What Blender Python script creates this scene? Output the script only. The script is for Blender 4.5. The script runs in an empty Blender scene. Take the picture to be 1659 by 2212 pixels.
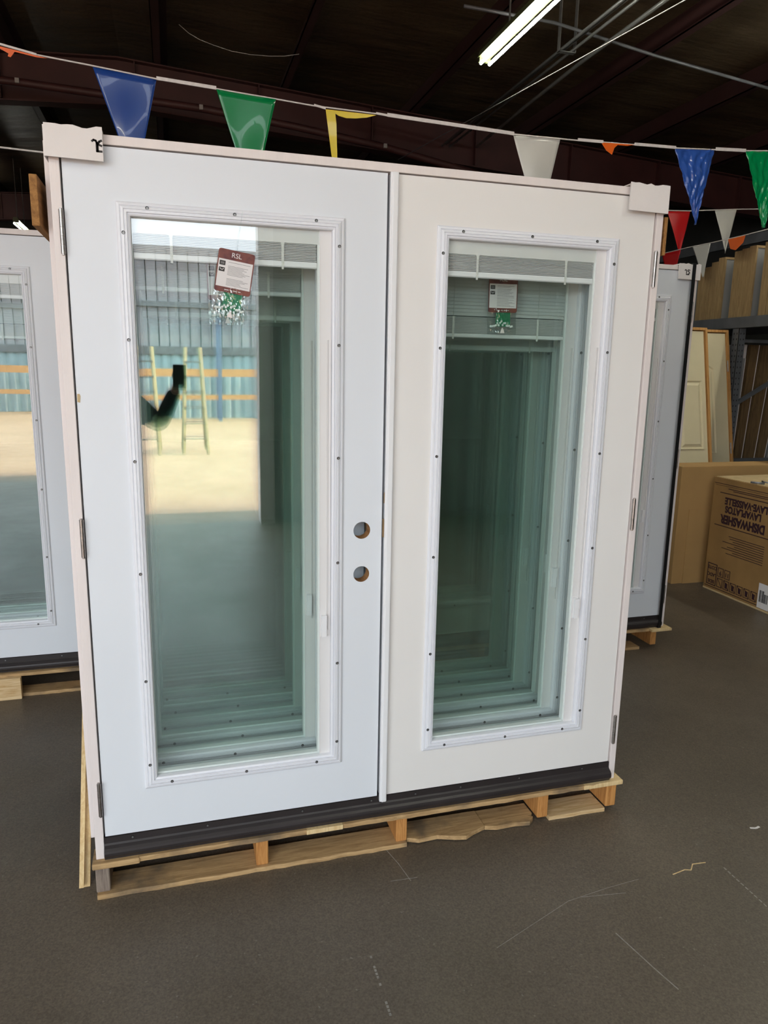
import bpy, bmesh, math, random
from mathutils import Vector, Matrix, Euler
random.seed(7)
S = bpy.context.scene
COL = S.collection
PI = math.pi
FZ = -0.197          # floor height (heights are measured from the bottom edge of the door slabs)

# ------------------------------------------------------------------ camera
cd = bpy.data.cameras.new('camera'); cam = bpy.data.objects.new('camera', cd); COL.objects.link(cam)
cam.rotation_euler = Euler((1.3727, -0.0179, -0.2795), 'XYZ')
cam.location = (0.258, -2.1571, 1.4528)
cd.sensor_fit = 'HORIZONTAL'; cd.sensor_width = 36.0; cd.lens = 36.0 * 1556.92 / 1659.0
cd.clip_start = 0.003; cd.clip_end = 200
S.camera = cam

# ------------------------------------------------------------------ world, sun, area light, exposure
w = bpy.data.worlds.new('sky'); S.world = w; w.use_nodes = True
bg = w.node_tree.nodes['Background']
bg.inputs[0].default_value = (0.86, 0.93, 1.0, 1); bg.inputs[1].default_value = 5.5
def light(name, kind, loc, rot, energy, color, **kw):
    l = bpy.data.lights.new(name, kind); l.energy = energy; l.color = color
    for k, v in kw.items(): setattr(l, k, v)
    o = bpy.data.objects.new(name, l); o.location = loc; o.rotation_euler = rot; COL.objects.link(o); return o
sd = Vector((-0.62, -0.10, -0.78))
sun = light('sun', 'SUN', (0, -12, 12), sd.to_track_quat('-Z', 'Y').to_euler(), 19.0, (1.0, 0.73, 0.50), angle=0.01)
portal = light('bay_portal', 'AREA', (-3.9, -5.45, 1.55), (PI/2, 0, 0), 1.0, (1, 1, 1), shape='RECTANGLE', size=10.0, size_y=3.5)
portal.data.cycles.is_portal = True
S.view_settings.view_transform = 'Standard'; S.view_settings.look = 'None'
S.view_settings.gamma = 1.0; S.view_settings.use_curve_mapping = False
S.view_settings.exposure = 0.45
try:
    S.cycles.max_bounces = 24; S.cycles.transparent_max_bounces = 96
    S.cycles.glossy_bounces = 8; S.cycles.diffuse_bounces = 4; S.cycles.sample_clamp_indirect = 6
except Exception: pass

# ------------------------------------------------------------------ materials
def newmat(name):
    m = bpy.data.materials.new(name); m.use_nodes = True
    nt = m.node_tree; return m, nt, nt.nodes['Principled BSDF']
def L(nt, a, b): nt.links.new(a, b)
def mat(name, col, rough=0.5, metal=0.0, var=0.0, scale=30, bump=0.0, bscale=200, stretch=(1, 1, 1), spec=0.5, alpha=1.0, coat=0.0, col2=None, detail=4, emit=None, estr=0):
    m, nt, b = newmat(name)
    b.inputs['Base Color'].default_value = (*col, 1); b.inputs['Roughness'].default_value = rough
    b.inputs['Metallic'].default_value = metal; b.inputs['Specular IOR Level'].default_value = spec
    b.inputs['Coat Weight'].default_value = coat
    tc = nt.nodes.new('ShaderNodeTexCoord'); mp = nt.nodes.new('ShaderNodeMapping'); mp.inputs['Scale'].default_value = stretch
    L(nt, tc.outputs['Object'], mp.inputs[0])
    if var or col2:
        n = nt.nodes.new('ShaderNodeTexNoise'); n.inputs['Scale'].default_value = scale; n.inputs['Detail'].default_value = detail
        L(nt, mp.outputs[0], n.inputs['Vector'])
        r = nt.nodes.new('ShaderNodeValToRGB')
        c2 = col2 or tuple(c*(1-var) for c in col)
        r.color_ramp.elements[0].color = (*c2, 1); r.color_ramp.elements[1].color = (*col, 1)
        r.color_ramp.elements[0].position = 0.3; r.color_ramp.elements[1].position = 0.7
        L(nt, n.outputs['Fac'], r.inputs[0]); L(nt, r.outputs[0], b.inputs['Base Color'])
    if bump:
        n2 = nt.nodes.new('ShaderNodeTexNoise'); n2.inputs['Scale'].default_value = bscale; n2.inputs['Detail'].default_value = 3
        L(nt, mp.outputs[0], n2.inputs['Vector'])
        bp = nt.nodes.new('ShaderNodeBump'); bp.inputs['Strength'].default_value = bump; bp.inputs['Distance'].default_value = 0.002
        L(nt, n2.outputs['Fac'], bp.inputs['Height']); L(nt, bp.outputs[0], b.inputs['Normal'])
    if emit: b.inputs['Emission Color'].default_value = (*emit, 1); b.inputs['Emission Strength'].default_value = estr
    return m
def wood(name, c1, c2, c3=None, axis=0, scale=18, rough=0.75):
    m, nt, b = newmat(name); b.inputs['Roughness'].default_value = rough; b.inputs['Specular IOR Level'].default_value = 0.25
    tc = nt.nodes.new('ShaderNodeTexCoord'); mp = nt.nodes.new('ShaderNodeMapping')
    sc = [6.0, 6.0, 6.0]; sc[axis] = 0.45; mp.inputs['Scale'].default_value = sc
    oi = nt.nodes.new('ShaderNodeObjectInfo'); vm = nt.nodes.new('ShaderNodeVectorMath'); vm.operation = 'SCALE'; vm.inputs['Scale'].default_value = 9.0
    cx = nt.nodes.new('ShaderNodeCombineXYZ'); L(nt, oi.outputs['Random'], cx.inputs[0]); L(nt, oi.outputs['Random'], cx.inputs[1]); L(nt, oi.outputs['Random'], cx.inputs[2])
    L(nt, cx.outputs[0], vm.inputs[0]); ad = nt.nodes.new('ShaderNodeVectorMath'); ad.operation = 'ADD'
    L(nt, tc.outputs['Object'], ad.inputs[0]); L(nt, vm.outputs[0], ad.inputs[1]); L(nt, ad.outputs[0], mp.inputs[0])
    n = nt.nodes.new('ShaderNodeTexNoise'); n.inputs['Scale'].default_value = scale; n.inputs['Detail'].default_value = 8; n.inputs['Roughness'].default_value = 0.7
    n.inputs['Distortion'].default_value = 0.8
    L(nt, mp.outputs[0], n.inputs['Vector'])
    r = nt.nodes.new('ShaderNodeValToRGB'); e = r.color_ramp.elements
    e[0].color = (*c2, 1); e[0].position = 0.34; e[1].color = (*c1, 1); e[1].position = 0.6
    L(nt, n.outputs['Fac'], r.inputs[0])
    out = r.outputs[0]
    if c3:
        n3 = nt.nodes.new('ShaderNodeTexNoise'); n3.inputs['Scale'].default_value = 7; n3.inputs['Detail'].default_value = 6
        L(nt, ad.outputs[0], n3.inputs['Vector']); r3 = nt.nodes.new('ShaderNodeValToRGB')
        r3.color_ramp.elements[0].position = 0.51; r3.color_ramp.elements[1].position = 0.68
        r3.color_ramp.elements[0].color = (0, 0, 0, 1); r3.color_ramp.elements[1].color = (0.8, 0.8, 0.8, 1)
        L(nt, n3.outputs['Fac'], r3.inputs[0]); mx = nt.nodes.new('ShaderNodeMix'); mx.data_type = 'RGBA'
        L(nt, r3.outputs[0], mx.inputs[0]); L(nt, out, mx.inputs[6]); mx.inputs[7].default_value = (*c3, 1); out = mx.outputs[2]
    L(nt, out, b.inputs['Base Color'])
    bp = nt.nodes.new('ShaderNodeBump'); bp.inputs['Strength'].default_value = 0.35; bp.inputs['Distance'].default_value = 0.002
    L(nt, n.outputs['Fac'], bp.inputs['Height']); L(nt, bp.outputs[0], b.inputs['Normal'])
    return m
def glassmat(name, tint, f0, rough=0.0, wob=0.0, wscale=1.5, gcol=(1, 1, 1)):
    m = bpy.data.materials.new(name); m.use_nodes = True; nt = m.node_tree
    for n in list(nt.nodes): nt.nodes.remove(n)
    out = nt.nodes.new('ShaderNodeOutputMaterial'); mx = nt.nodes.new('ShaderNodeMixShader')
    tr = nt.nodes.new('ShaderNodeBsdfTransparent'); tr.inputs[0].default_value = (*tint, 1)
    gl = nt.nodes.new('ShaderNodeBsdfGlossy'); gl.inputs['Roughness'].default_value = rough; gl.inputs['Color'].default_value = (*gcol, 1)
    ge = nt.nodes.new('ShaderNodeNewGeometry'); dt = nt.nodes.new('ShaderNodeVectorMath'); dt.operation = 'DOT_PRODUCT'
    L(nt, ge.outputs['Incoming'], dt.inputs[0]); L(nt, ge.outputs['Normal'], dt.inputs[1])
    def ma(op, a, b=None):
        n = nt.nodes.new('ShaderNodeMath'); n.operation = op
        for i, v in enumerate((a, b)):
            if v is None: continue
            if isinstance(v, (int, float)): n.inputs[i].default_value = v
            else: L(nt, v, n.inputs[i])
        return n.outputs[0]
    c = ma('ABSOLUTE', dt.outputs['Value']); k = ma('POWER', ma('SUBTRACT', 1.0, c), 5.0)
    f = ma('ADD', ma('MULTIPLY', k, 1 - f0), f0)
    if wob:
        tc = nt.nodes.new('ShaderNodeTexCoord'); mp = nt.nodes.new('ShaderNodeMapping'); mp.inputs['Scale'].default_value = (1, 1, 0.6)
        oi = nt.nodes.new('ShaderNodeObjectInfo'); L(nt, tc.outputs['Object'], mp.inputs[0])
        n = nt.nodes.new('ShaderNodeTexNoise'); n.noise_dimensions = '4D'; n.inputs['Scale'].default_value = wscale; n.inputs['Detail'].default_value = 1.5
        ww = ma('MULTIPLY', oi.outputs['Random'], 40.0); L(nt, ww, n.inputs['W'])
        L(nt, mp.outputs[0], n.inputs['Vector']); bp = nt.nodes.new('ShaderNodeBump'); bp.inputs['Strength'].default_value = 1.0; bp.inputs['Distance'].default_value = wob
        L(nt, n.outputs['Fac'], bp.inputs['Height']); L(nt, bp.outputs[0], gl.inputs['Normal'])
    L(nt, f, mx.inputs[0]); L(nt, tr.outputs[0], mx.inputs[1]); L(nt, gl.outputs[0], mx.inputs[2]); L(nt, mx.outputs[0], out.inputs[0])
    return m

M = {}
M['paint_cool'] = mat('paint_cool', (0.765, 0.795, 0.835), 0.42, var=0.025, scale=3, bump=0.06, bscale=600)
M['paint_warm'] = mat('paint_warm', (0.835, 0.812, 0.782), 0.45, var=0.02, scale=3, bump=0.06, bscale=600)
M['jamb'] = mat('jamb', (0.83, 0.75, 0.72), 0.5, var=0.07, scale=6, bump=0.25, bscale=60, stretch=(4, 4, 0.4))
M['trim'] = mat('trim', (0.80, 0.81, 0.85), 0.35, var=0.02, scale=4)
M['vinyl'] = mat('vinyl', (0.77, 0.755, 0.745), 0.4, var=0.02, scale=4)
M['white'] = mat('white', (0.86, 0.86, 0.87), 0.3, var=0.02, scale=5)
M['spacer'] = mat('spacer', (0.85, 0.86, 0.85), 0.25, 0.0, var=0.02, scale=5)
M['slat'] = mat('slat', (0.64, 0.65, 0.65), 0.4, var=0.05, scale=8)
M['tape'] = mat('tape', (0.80, 0.80, 0.76), 0.8, var=0.25, scale=260)
M['glass'] = glassmat('glass', (0.925, 0.965, 0.948), 0.085, wob=0.0011, wscale=1.6, gcol=(0.93, 0.97, 1.0))
M['sill'] = mat('sill', (0.032, 0.026, 0.026), 0.38, var=0.25, scale=9)
M['steel'] = mat('steel', (0.55, 0.51, 0.48), 0.32, 1.0, var=0.3, scale=40, bump=0.2, bscale=120)
M['screw'] = mat('screw', (0.35, 0.35, 0.34), 0.4, 0.8, var=0.1)
M['black'] = mat('black', (0.008, 0.008, 0.009), 0.45, var=0.2, scale=20)
M['brass'] = mat('brass', (0.30, 0.20, 0.10), 0.45, 0.7, var=0.2)
M['bore'] = wood('bore', (0.42, 0.22, 0.09), (0.22, 0.10, 0.04), axis=1, scale=10)
M['card_white'] = mat('card_white', (0.80, 0.755, 0.73), 0.8, var=0.04, scale=12, bump=0.3, bscale=80)
M['ink'] = mat('ink', (0.035, 0.032, 0.03), 0.7, var=0.1)
M['pallet'] = wood('pallet', (0.56, 0.37, 0.18), (0.33, 0.20, 0.09), (0.13, 0.10, 0.07), axis=0, scale=16)
M['pallet_fresh'] = wood('pallet_fresh', (0.72, 0.53, 0.30), (0.50, 0.30, 0.12), axis=0, scale=12)
M['pallet_orange'] = wood('pallet_orange', (0.60, 0.29, 0.09), (0.38, 0.15, 0.04), axis=2, scale=14)
M['pallet_grey'] = wood('pallet_grey', (0.30, 0.24, 0.19), (0.16, 0.12, 0.10), axis=2, scale=14)
M['pine'] = wood('pine', (0.80, 0.62, 0.34), (0.64, 0.43, 0.20), axis=2, scale=10)
M['pine_end'] = wood('pine_end', (0.55, 0.32, 0.11), (0.33, 0.17, 0.06), axis=1, scale=14)
M['brownboard'] = wood('brownboard', (0.40, 0.20, 0.065), (0.20, 0.095, 0.03), axis=1, scale=10)
M['steel_dark'] = mat('steel_dark', (0.060, 0.017, 0.016), 0.55, var=0.3, scale=4)
M['purlin'] = mat('purlin', (0.048, 0.020, 0.019), 0.5, var=0.3, scale=3)
M['conduit'] = mat('conduit', (0.35, 0.36, 0.35), 0.35, 0.7, var=0.2)
M['cable'] = mat('cable', (0.34, 0.32, 0.31), 0.5, var=0.1)
M['tube'] = mat('tube', (0.9, 0.95, 0.9), 0.3, emit=(1.0, 0.98, 0.86), estr=57, var=0.02)
M['fixture'] = mat('fixture', (0.10, 0.12, 0.05), 0.4, var=0.05)
M['rope'] = mat('rope', (0.72, 0.68, 0.66), 0.6, var=0.15, scale=60)
def plastic(n, c, r=0.25, b=0.0, bs=22):
    m = mat(n, c, r, var=0.08, scale=6, bump=b, bscale=bs, coat=0.3)
    return m
M['p_blue'] = plastic('p_blue', (0.012, 0.055, 0.27)); M['p_green'] = plastic('p_green', (0.0, 0.21, 0.055))
M['p_yellow'] = plastic('p_yellow', (0.72, 0.55, 0.01)); M['p_white'] = plastic('p_white', (0.62, 0.61, 0.56), 0.3)
M['p_orange'] = plastic('p_orange', (0.82, 0.14, 0.015)); M['p_red'] = plastic('p_red', (0.52, 0.01, 0.012))
M['p_blue_c'] = plastic('p_blue_c', (0.03, 0.10, 0.42), 0.16, 1.0, 16); M['p_green_c'] = plastic('p_green_c', (0.0, 0.28, 0.08), 0.16, 1.0, 18)
M['card'] = mat('card', (0.50, 0.30, 0.115), 0.85, var=0.10, scale=5, bump=0.15, bscale=50)
M['card_dish'] = mat('card_dish', (0.36, 0.205, 0.07), 0.8, var=0.22, scale=5, bump=0.15, bscale=50)
M['card_in'] = mat('card_in', (0.62, 0.46, 0.25), 0.8, var=0.2, scale=12)
M['ink_maroon'] = mat('ink_maroon', (0.035, 0.010, 0.018), 0.7, var=0.1)
M['paper'] = mat('paper', (0.78, 0.75, 0.74), 0.7, var=0.05, scale=20)
M['maroon'] = mat('maroon', (0.09, 0.014, 0.020), 0.5, col2=(0.26, 0.075, 0.045), scale=30)
M['tag_green'] = mat('tag_green', (0.0, 0.23, 0.095), 0.4, var=0.1)
M['grey_ink'] = mat('grey_ink', (0.22, 0.21, 0.21), 0.8, var=0.3, scale=300)
M['cream'] = mat('cream', (0.78, 0.69, 0.46), 0.5, var=0.07, scale=5, bump=0.1, bscale=30)
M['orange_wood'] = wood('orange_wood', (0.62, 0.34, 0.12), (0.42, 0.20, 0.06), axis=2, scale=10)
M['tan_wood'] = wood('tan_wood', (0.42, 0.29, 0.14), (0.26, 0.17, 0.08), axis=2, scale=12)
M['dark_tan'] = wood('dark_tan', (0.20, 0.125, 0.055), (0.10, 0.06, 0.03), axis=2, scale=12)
M['greydoor'] = mat('greydoor', (0.30, 0.30, 0.29), 0.5, var=0.08, scale=5)
M['rack'] = mat('rack', (0.17, 0.18, 0.195), 0.45, 0.3, var=0.25, scale=8)
M['rack_orange'] = mat('rack_orange', (0.50, 0.27, 0.12), 0.5, var=0.15, scale=8)
M['rack_blue'] = mat('rack_blue', (0.13, 0.18, 0.27), 0.5, var=0.15, scale=8)
M['tape_grey'] = mat('tape_grey', (0.33, 0.34, 0.37), 0.3, 0.5, var=0.5, scale=40)
M['clear'] = glassmat('clear', (0.93, 0.95, 0.94), 0.10, rough=0.06, wob=0.006, wscale=28)
M['pearl'] = mat('pearl', (0.72, 0.80, 0.76), 0.3, var=0.1)
M['chalk'] = mat('chalk', (0.34, 0.32, 0.29), 0.9, var=0.4, scale=90)
M['fiber'] = mat('fiber', (0.33, 0.28, 0.17), 0.5, var=0.1)
M['cloth'] = mat('cloth', (0.03, 0.025, 0.03), 0.9, var=0.3, scale=40, bump=0.3)
M['skin'] = mat('skin', (0.55, 0.33, 0.24), 0.5, var=0.1, scale=20)
M['hair'] = mat('hair', (0.03, 0.02, 0.015), 0.7, var=0.3, scale=90)

def floormat(name, c1, c2, rough, specks=True):
    m, nt, b = newmat(name)
    tc = nt.nodes.new('ShaderNodeTexCoord')
    def noise(sc, det, rgh=0.6, st=None, rot=0):
        n = nt.nodes.new('ShaderNodeTexNoise'); n.inputs['Scale'].default_value = sc; n.inputs['Detail'].default_value = det; n.inputs['Roughness'].default_value = rgh
        if st:
            mp = nt.nodes.new('ShaderNodeMapping'); mp.inputs['Scale'].default_value = st; mp.inputs['Rotation'].default_value = (0, 0, rot)
            L(nt, tc.outputs['Object'], mp.inputs[0]); L(nt, mp.outputs[0], n.inputs['Vector'])
        else: L(nt, tc.outputs['Object'], n.inputs['Vector'])
        return n.outputs['Fac']
    def ramp(src, p0, p1, a, bb):
        r = nt.nodes.new('ShaderNodeValToRGB'); r.color_ramp.elements[0].position = p0; r.color_ramp.elements[1].position = p1
        r.color_ramp.elements[0].color = (*a, 1); r.color_ramp.elements[1].color = (*bb, 1); L(nt, src, r.inputs[0]); return r.outputs[0]
    def mix(fac, a, bb, mode='MIX'):
        x = nt.nodes.new('ShaderNodeMix'); x.data_type = 'RGBA'; x.blend_type = mode
        if isinstance(fac, float): x.inputs[0].default_value = fac
        else: L(nt, fac, x.inputs[0])
        for i, v in ((6, a), (7, bb)):
            if isinstance(v, tuple): x.inputs[i].default_value = (*v, 1)
            else: L(nt, v, x.inputs[i])
        return x.outputs[2]
    base = ramp(noise(0.9, 5), 0.3, 0.7, c2, c1)
    fine = ramp(noise(170, 3), 0.3, 0.75, (0.62, 0.62, 0.62), (1.2, 1.2, 1.2))
    col = mix(1.0, base, fine, 'MULTIPLY')
    if specks:
        sp = ramp(noise(75, 2, 0.5), 0.70, 0.76, (0, 0, 0), (0.35, 0.35, 0.35)); col = mix(sp, col, (0.32, 0.30, 0.27))
        s1 = ramp(noise(9, 3, 0.7, (0.25, 3, 1), 0.9), 0.68, 0.80, (0, 0, 0), (0.16, 0.16, 0.16)); col = mix(s1, col, (0.38, 0.36, 0.32))
        s2 = ramp(noise(3.1, 6, 0.75), 0.62, 0.85, (0, 0, 0), (0.35, 0.35, 0.35)); col = mix(s2, col, (0.21, 0.195, 0.165))
    L(nt, col, b.inputs['Base Color'])
    rr = ramp(noise(3, 5), 0.3, 0.7, (rough - 0.08,)*3, (rough + 0.1,)*3); L(nt, rr, b.inputs['Roughness'])
    b.inputs['Specular IOR Level'].default_value = 0.35
    bp = nt.nodes.new('ShaderNodeBump'); bp.inputs['Strength'].default_value = 0.25; bp.inputs['Distance'].default_value = 0.002
    L(nt, noise(140, 4), bp.inputs['Height']); L(nt, bp.outputs[0], b.inputs['Normal'])
    return m
M['floor'] = floormat('concrete_floor', (0.165, 0.133, 0.099), (0.108, 0.086, 0.064), 0.42)
M['yard'] = floormat('yard_concrete', (0.35, 0.255, 0.185), (0.28, 0.20, 0.14), 0.7, False)
def ceilmat():
    m, nt, b = newmat('ceiling_insulation'); b.inputs['Roughness'].default_value = 0.45
    tc = nt.nodes.new('ShaderNodeTexCoord'); n = nt.nodes.new('ShaderNodeTexNoise'); n.inputs['Scale'].default_value = 1.1; n.inputs['Detail'].default_value = 5
    mp = nt.nodes.new('ShaderNodeMapping'); mp.inputs['Scale'].default_value = (0.7, 2.5, 1); L(nt, tc.outputs['Object'], mp.inputs[0]); L(nt, mp.outputs[0], n.inputs['Vector'])
    r = nt.nodes.new('ShaderNodeValToRGB'); r.color_ramp.elements[0].color = (0.055, 0.038, 0.022, 1); r.color_ramp.elements[1].color = (0.125, 0.092, 0.056, 1)
    r.color_ramp.elements[0].position = 0.3; r.color_ramp.elements[1].position = 0.75; L(nt, n.outputs['Fac'], r.inputs[0])
    v = nt.nodes.new('ShaderNodeTexVoronoi'); v.feature = 'DISTANCE_TO_EDGE'; v.inputs['Scale'].default_value = 16; L(nt, tc.outputs['Object'], v.inputs['Vector'])
    r2 = nt.nodes.new('ShaderNodeValToRGB'); r2.color_ramp.elements[0].color = (0.7, 0.7, 0.7, 1); r2.color_ramp.elements[1].color = (1, 1, 1, 1); r2.color_ramp.elements[1].position = 0.07
    L(nt, v.outputs['Distance'], r2.inputs[0]); x = nt.nodes.new('ShaderNodeMix'); x.data_type = 'RGBA'; x.blend_type = 'MULTIPLY'; x.inputs[0].default_value = 1
    L(nt, r.outputs[0], x.inputs[6]); L(nt, r2.outputs[0], x.inputs[7]); L(nt, x.outputs[2], b.inputs['Base Color'])
    bp = nt.nodes.new('ShaderNodeBump'); bp.inputs['Strength'].default_value = 1.0; bp.inputs['Distance'].default_value = 0.06
    L(nt, n.outputs['Fac'], bp.inputs['Height']); L(nt, bp.outputs[0], b.inputs['Normal']); return m
M['ceiling'] = ceilmat()
M['wall_dark'] = mat('wall_dark', (0.055, 0.055, 0.05), 0.6, var=0.3, scale=2)
M['wall_blue'] = mat('wall_blue', (0.30, 0.385, 0.42), 0.5, var=0.15, scale=1.5)
M['wall_panel'] = mat('wall_panel', (0.27, 0.275, 0.30), 0.6, var=0.25, scale=1.2, stretch=(4, 1, 0.5))
M['wall_in'] = mat('wall_in', (0.30, 0.31, 0.30), 0.6, var=0.3, scale=2)
M['wall_out'] = mat('wall_out', (0.55, 0.52, 0.46), 0.7, var=0.1, scale=1.0)

# ------------------------------------------------------------------ mesh helpers
class MB:
    def __init__(s): s.v = []; s.f = []; s.m = []
    def add(s, vs, fs, mi=0):
        o = len(s.v); s.v += [tuple(v) for v in vs]; s.f += [tuple(i + o for i in f) for f in fs]; s.m += [mi]*len(fs); return s
    def box(s, x0, x1, y0, y1, z0, z1, mi=0, R=None, c=None):
        vs = [Vector((x, y, z)) for x in (x0, x1) for y in (y0, y1) for z in (z0, z1)]
        if R is not None:
            c = Vector(c) if c is not None else Vector(((x0+x1)/2, (y0+y1)/2, (z0+z1)/2)); vs = [c + R @ (v - c) for v in vs]
        return s.add(vs, [(0, 1, 3, 2), (4, 6, 7, 5), (0, 4, 5, 1), (2, 3, 7, 6), (0, 2, 6, 4), (1, 5, 7, 3)], mi)
    def prism(s, pts, axis, a, b, mi=0):      # polygon pts in the plane across axis, extruded a..b
        def mk(p, t):
            q = [p[0], p[1]]; q.insert(axis, t); return q
        n = len(pts); vs = [mk(p, a) for p in pts] + [mk(p, b) for p in pts]
        return s.add(vs, [tuple(range(n-1, -1, -1)), tuple(range(n, 2*n))] + [(i, (i+1) % n, n+(i+1) % n, n+i) for i in range(n)], mi)
    def tube(s, pts, r, seg=10, mi=0, cap=True, radii=None):
        pts = [Vector(p) for p in pts]; n = len(pts); rings = []
        up = None; o = len(s.v)
        for i, p in enumerate(pts):
            t = (pts[min(i+1, n-1)] - pts[max(i-1, 0)]).normalized()
            if up is None: up = t.orthogonal().normalized()
            up = (up - t*up.dot(t)).normalized(); sd_ = t.cross(up); rr = radii[i] if radii else r
            for k in range(seg):
                a = 2*PI*k/seg; s.v.append(tuple(p + (up*math.cos(a) + sd_*math.sin(a))*rr))
        for i in range(n-1):
            for k in range(seg):
                s.f.append((o+i*seg+k, o+i*seg+(k+1) % seg, o+(i+1)*seg+(k+1) % seg, o+(i+1)*seg+k)); s.m.append(mi)
        if cap:
            s.f.append(tuple(o+k for k in range(seg-1, -1, -1))); s.m.append(mi); s.f.append(tuple(o+(n-1)*seg+k for k in range(seg))); s.m.append(mi)
        return s
    def frame(s, x0, x1, z0, z1, prof, ysign=-1, mi=0):   # mitred moulding; prof = (inset, height)
        o = len(s.v); n = len(prof)
        for (d, h) in prof:
            for (x, z) in ((x0+d, z0+d), (x1-d, z0+d), (x1-d, z1-d), (x0+d, z1-d)): s.v.append((x, ysign*h, z))
        for i in range(n-1):
            for k in range(4):
                s.f.append((o+i*4+k, o+i*4+(k+1) % 4, o+(i+1)*4+(k+1) % 4, o+(i+1)*4+k)); s.m.append(mi)
        return s
    def shift(s, dx=0, dy=0, dz=0):
        s.v = [(a+dx, b+dy, c+dz) for a, b, c in s.v]; return s
    def mesh(s, name, mats, smooth=False):
        me = bpy.data.meshes.new(name); me.from_pydata(s.v, [], s.f)
        for m_ in (mats if isinstance(mats, (list, tuple)) else [mats]): me.materials.append(M[m_])
        for p, i in zip(me.polygons, s.m): p.material_index = i; p.use_smooth = smooth
        bm = bmesh.new(); bm.from_mesh(me); bmesh.ops.recalc_face_normals(bm, faces=bm.faces); bm.to_mesh(me); bm.free()
        me.update(); return me
    def obj(s, name, mats, parent=None, smooth=False, bevel=0, loc=None, segs=2):
        o = bpy.data.objects.new(name, s.mesh(name, mats, smooth)); COL.objects.link(o)
        if parent: o.parent = parent
        if loc: o.location = loc
        if bevel:
            b = o.modifiers.new('bevel', 'BEVEL'); b.width = bevel; b.segments = segs; b.limit_method = 'ANGLE'
        return o
def tag(o, label, cat, group=None, kind=None):
    o['label'] = label
    if cat: o['category'] = cat
    if group: o['group'] = group
    if kind: o['kind'] = kind
    return o
def thing(name, label, cat, loc=(0, 0, 0), group=None):
    o = bpy.data.objects.new(name, None); o.empty_display_size = 0.1; COL.objects.link(o); o.location = loc
    return tag(o, label, cat, group)
def struct(o): o['kind'] = 'structure'; return o
def copy_tree(o, parent=None):
    c = o.copy(); COL.objects.link(c); c.parent = parent
    for ch in list(o.children): copy_tree(ch, c)
    return c
def text(name, body, size, m, parent, loc, rot, ext=0.0003, off=0.0, sx=1.0, align='CENTER', shear=0):
    cu = bpy.data.curves.new(name, 'FONT'); cu.body = body; cu.size = size; cu.extrude = ext; cu.offset = off; cu.align_x = align; cu.align_y = 'CENTER'
    o = bpy.data.objects.new(name, cu); COL.objects.link(o); bpy.context.view_layer.update()
    me = bpy.data.meshes.new_from_object(o.evaluated_get(bpy.context.evaluated_depsgraph_get())); bpy.data.objects.remove(o)
    me.materials.clear(); me.materials.append(M[m]); o = bpy.data.objects.new(name, me); COL.objects.link(o)
    o.parent = parent; o.location = loc; o.rotation_euler = rot; o.scale = (sx, 1, 1); return o
def strokes(mb, paths, wd, y, th=0.0005, mi=0):   # thick polylines drawn on an x-z plane at y
    for path in paths:
        for (a, b) in zip(path, path[1:]):
            ax, az = a; bx, bz = b; dx, dz = bx-ax, bz-az; l = math.hypot(dx, dz) or 1; nx, nz = -dz/l*wd/2, dx/l*wd/2; ex, ez = dx/l*wd/3, dz/l*wd/3
            mb.prism([(ax-ex+nx, az-ez+nz), (bx+ex+nx, bz+ez+nz), (bx+ex-nx, bz+ez-nz), (ax-ex-nx, az-ez-nz)], 1, y-th, y, mi)
    return mb

# ------------------------------------------------------------------ the shell of the warehouse
XL, XR, YB, YF = -9.0, 8.2, 14.0, -5.5
def roofz(x): return 4.55 - 0.062*abs(x + 0.15)
struct(MB().box(XL, XR, YF, YB, FZ-0.2, FZ).obj('floor', 'floor'))
struct(MB().box(-24, 24, -34, YF-0.001, FZ-0.25, FZ-0.005).obj('ground', 'yard'))
for xa, xb in ((XL, -0.15), (-0.15, XR)):
    struct(MB().prism([(xa, roofz(xa)), (xb, roofz(xb)), (xb, roofz(xb)+0.2), (xa, roofz(xa)+0.2)], 1, YF, YB).obj('ceiling', 'ceiling'))
struct(MB().box(XL, XR, YB, YB+0.2, FZ, 4.6).obj('wall_back', 'wall_dark'))
struct(MB().box(XL-0.2, XL, YF, YB, FZ, 4.6).obj('wall_left', 'wall_dark'))
struct(MB().box(XR, XR+0.2, YF, YB, FZ, 4.6).obj('wall_right', 'wall_dark'))
fw = MB(); fw.box(1.25, XR, YF, YF+0.15, FZ, 4.2); fw.box(XL, 1.25, YF, YF+0.15, 3.35, 4.2)
struct(fw.obj('wall_front', 'wall_in'))
struct(MB().box(1.10, 1.25, YF-0.03, YF+0.18, FZ, 3.35).obj('trim_1', 'white'))
# building across the yard
wf = MB()
n = 110
for i in range(n):
    x0 = -16 + i*0.3; wf.prism([(x0, -20.8), (x0+0.08, -20.74), (x0+0.2, -20.74), (x0+0.3, -20.8), (x0+0.3, -20.9), (x0, -20.9)], 2, FZ, 1.75)
struct(wf.obj('wall_far', 'wall_blue'))
wp = MB()
for i in range(n):
    x0 = -16 + i*0.3; wp.box(x0, x0+0.27, -20.9, -20.8, 1.95, 4.75)
wp.box(-16, 17, -20.95, -20.9, 1.75, 4.8)
struct(wp.obj('wall_far_upper', 'wall_panel'))
b_ = MB(); b_.box(-16, 17, -20.8, -20.68, 1.72, 1.96); b_.box(-16, 17, -20.8, -20.7, 3.1, 3.25)
struct(b_.obj('trim_2', 'rack'))

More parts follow.
